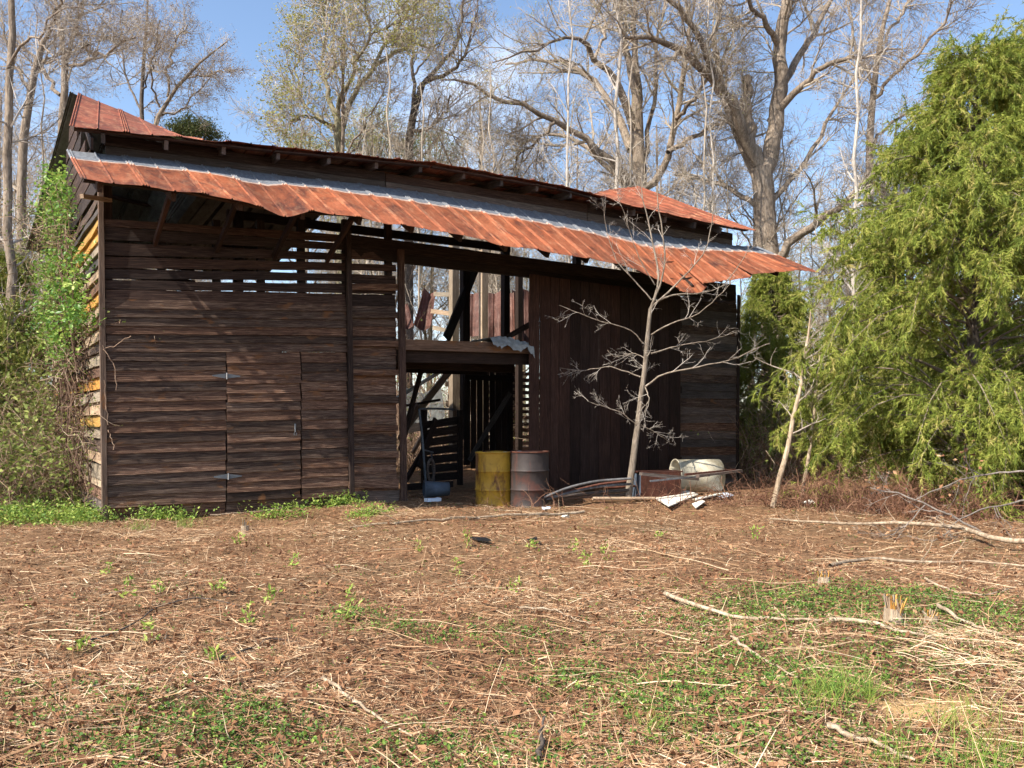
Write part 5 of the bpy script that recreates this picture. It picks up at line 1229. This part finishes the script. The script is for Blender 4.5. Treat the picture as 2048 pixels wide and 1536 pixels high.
branch('second length of pale stick lying before the splintered stump', [(1660, 1258), (1740, 1270), (1800, 1282), (1870, 1290)], .015)
branch('pale stick lying below the fallen limb at right', [(1660, 1128), (1710, 1116), (1780, 1112), (1850, 1122), (1930, 1122), (2060, 1130)], .020, 4)
branch('brown limb with raised twigs stretched along the cedar foot', [(2080, 1104), (1990, 1100), (1920, 1076), (1840, 1068), (1740, 1062), (1640, 1056), (1540, 1040)], .030, 14, heights=[.06, .06, .1, .1, .08, .04, 0])
branch('thin pale branch lying across the front of the doorway', [(1168, 1024), (1100, 1030), (1040, 1034), (960, 1040), (900, 1044)], .022, 9, lift=.04)
branch('darker branch at the left end of the doorway branch', [(960, 1040), (900, 1042), (850, 1046), (780, 1052), (700, 1052)], .020, 4)
branch('split pale stick lying in the lower right weeds', [(1462, 1280), (1500, 1300), (1540, 1325), (1598, 1360)], .011)
branch('pale broken stick right of the splintered stump', [(1876, 1228), (1920, 1250), (1960, 1266), (2005, 1282)], .014)
branch('bark strip lying at the lower right', [(1655, 1450), (1700, 1462), (1760, 1478), (1830, 1504)], .014)
branch('short reddish stick pointing up at the bottom middle', [(1078, 1530), (1084, 1490), (1090, 1460)], .011, heights=[0, .03, .08], mat='bark_dark')
branch('tan stick slanting across the lower middle', [(648, 1360), (700, 1395), (760, 1440), (825, 1482)], .010)
branch('long thin brown cane curving across the left field', [(150, 1292), (240, 1270), (330, 1215), (400, 1203), (480, 1208)], .007, mat='bark_dark')
branch('dark cane slanting in the left field', [(430, 1338), (500, 1302), (540, 1278), (600, 1286)], .007, mat='bark_dark')
branch('thin tan cane in the left field', [(145, 1390), (240, 1384), (330, 1382)], .006)
branch('thin pale stick at the left edge', [(0, 1345), (40, 1348), (90, 1352)], .007)
branch('slender tan stick in the middle right field', [(1850, 1165), (1900, 1185), (1960, 1200), (2030, 1170)], .010)
branch('pale stick in the centre field', [(1040, 1215), (1100, 1218), (1180, 1236)], .009)
branch('pale stick lying beside the barn wall weeds', [(420, 1030), (500, 1026), (600, 1016)], .014)
# dead limb with withered leaves hanging in front of the cedar
D_ = 9.2
dl = [limb([(2090, 1120, 9), (2000, 1085, 8), (1920, 1040, 7), (1850, 1010, 6), (1800, 985, 5), (1740, 975, 3)], D_, .6, 14, .01), limb([(2080, 940, 7), (2000, 945, 6), (1920, 960, 5), (1860, 985, 4), (1830, 1000, 3)], D_, .4, 14, .01), limb([(2060, 1000, 6), (1990, 1010, 5), (1930, 1030, 4), (1870, 1080, 3), (1820, 1110, 2)], D_, -.3, 14, .01), limb([(1850, 1010, 4), (1800, 1060, 3), (1760, 1090, 2)], D_, .2, 14, .01)]
tl_ = make_tree('dead_limb', 'grey dead limb with withered leaves lying at the cedar foot', [q_ * np.array([1, 1, 1, .62]) for q_ in dl], M['grey_limb'], M['grey_limb'], (8, 4, 2), (.2, .6), (.1, .25), (.04, .1), buds=M['deadleaf'], bud_n=1, bud_size=.06, trop=0, catg='branch', rmin=.0018)
def stump(label, px, py, r, h, n_=26):
    g = G(px, py); g.z = float(hz(g.x, g.y)); t = empty('stump', g, None, label, 'stump', 'splintered stumps'); mw = Matrix.Translation(g)
    a = np.arange(12) * 6.2832 / 12; v = np.concatenate([np.stack([np.cos(a) * r * k, np.sin(a) * r * k, np.full(12, z)], 1) for k, z in ((1.15, -.02), (1, h * .3), (.95, h * .62))] + [np.array([[0, 0, h * .6]])]); f = [(i * 12 + j, i * 12 + (j + 1) % 12, (i + 1) * 12 + (j + 1) % 12, (i + 1) * 12 + j) for i in range(2) for j in range(12)] + [(24 + j, 24 + (j + 1) % 12, 36, 36) for j in range(12)]
    me = bpy.data.meshes.new('base'); me.from_pydata([tuple(x) for x in v], [], [tuple(dict.fromkeys(q)) for q in f]); link('base', me, M['stickbark'], t, mw)
    for k in range(n_):
        aa_ = random.uniform(0, 6.28); rr = r * math.sqrt(random.random()) * .95; p0 = g + Vector((math.cos(aa_) * rr, math.sin(aa_) * rr, h * .35)); p1_ = p0 + Vector((random.gauss(0, .015), random.gauss(0, .015), h * random.uniform(.4, .85)))
        beam('splinter', p0, p1_, r * .22, r * .12, M['paleplank'] if k % 2 else M['yellow'], t, up=S, seg=1, jit=.002)
stump('splintered stump standing in the right-hand weeds', 1786, 1255, .055, .15)
stump('small grey splintered stump right of the larger one', 1862, 1248, .04, .08, 12)
stump('short splintered stub in the straw above the weed patch', 1648, 1172, .045, .09, 14)
stump('forked dark stub close to the barn wall weeds', 490, 1060, .05, .18, 8)
# litter by the trees
for lab, x, y, mt in (('crumpled white bag on the ground by the thin trunks', 1622, 1012, 'white_panel'), ('white foam cup lying before the strips', 1130, 1026, 'white_panel'), ('small white scrap among the strips', 1092, 1014, 'blue_panel')):
    g = G(x, y); n1 = 8; sc_ = .10 if 'bag' in lab else .05; vv = []
    for i in range(5):
        for j in range(n1):
            th = math.pi * i / 4.0; a_ = 6.2832 * j / n1; k = 1 + random.uniform(-.28, .28); vv.append((sc_ * 1.5 * math.sin(th) * math.cos(a_) * k, sc_ * math.sin(th) * math.sin(a_) * k, sc_ * .55 * (1 - math.cos(th)) * .9 * k))
    ff = [(i * n1 + j, i * n1 + (j + 1) % n1, (i + 1) * n1 + (j + 1) % n1, (i + 1) * n1 + j) for i in range(4) for j in range(n1)]
    g.z = float(hz(g.x, g.y)); o = link('litter', mesh_np('litter', np.array(vv), np.array(ff)), M[mt], None, Matrix.Translation(g)); tag(o, lab, 'litter')
lp = empty('lumber_pile', P(1640, 870, 21), None, 'heap of grey old lumber seen under the cedar', 'lumber')
for k in range(12):
    x = random.uniform(1575, 1600); y = 905 - k * 5; beam('board', P(x, y, 20.5 + .1 * (k % 4)), P(x + random.uniform(80, 130), y + random.uniform(-6, 6), 20.7 + .3 * random.random()), .10, .2, M['greyplank'] if k % 3 else M['paleplank'], lp)
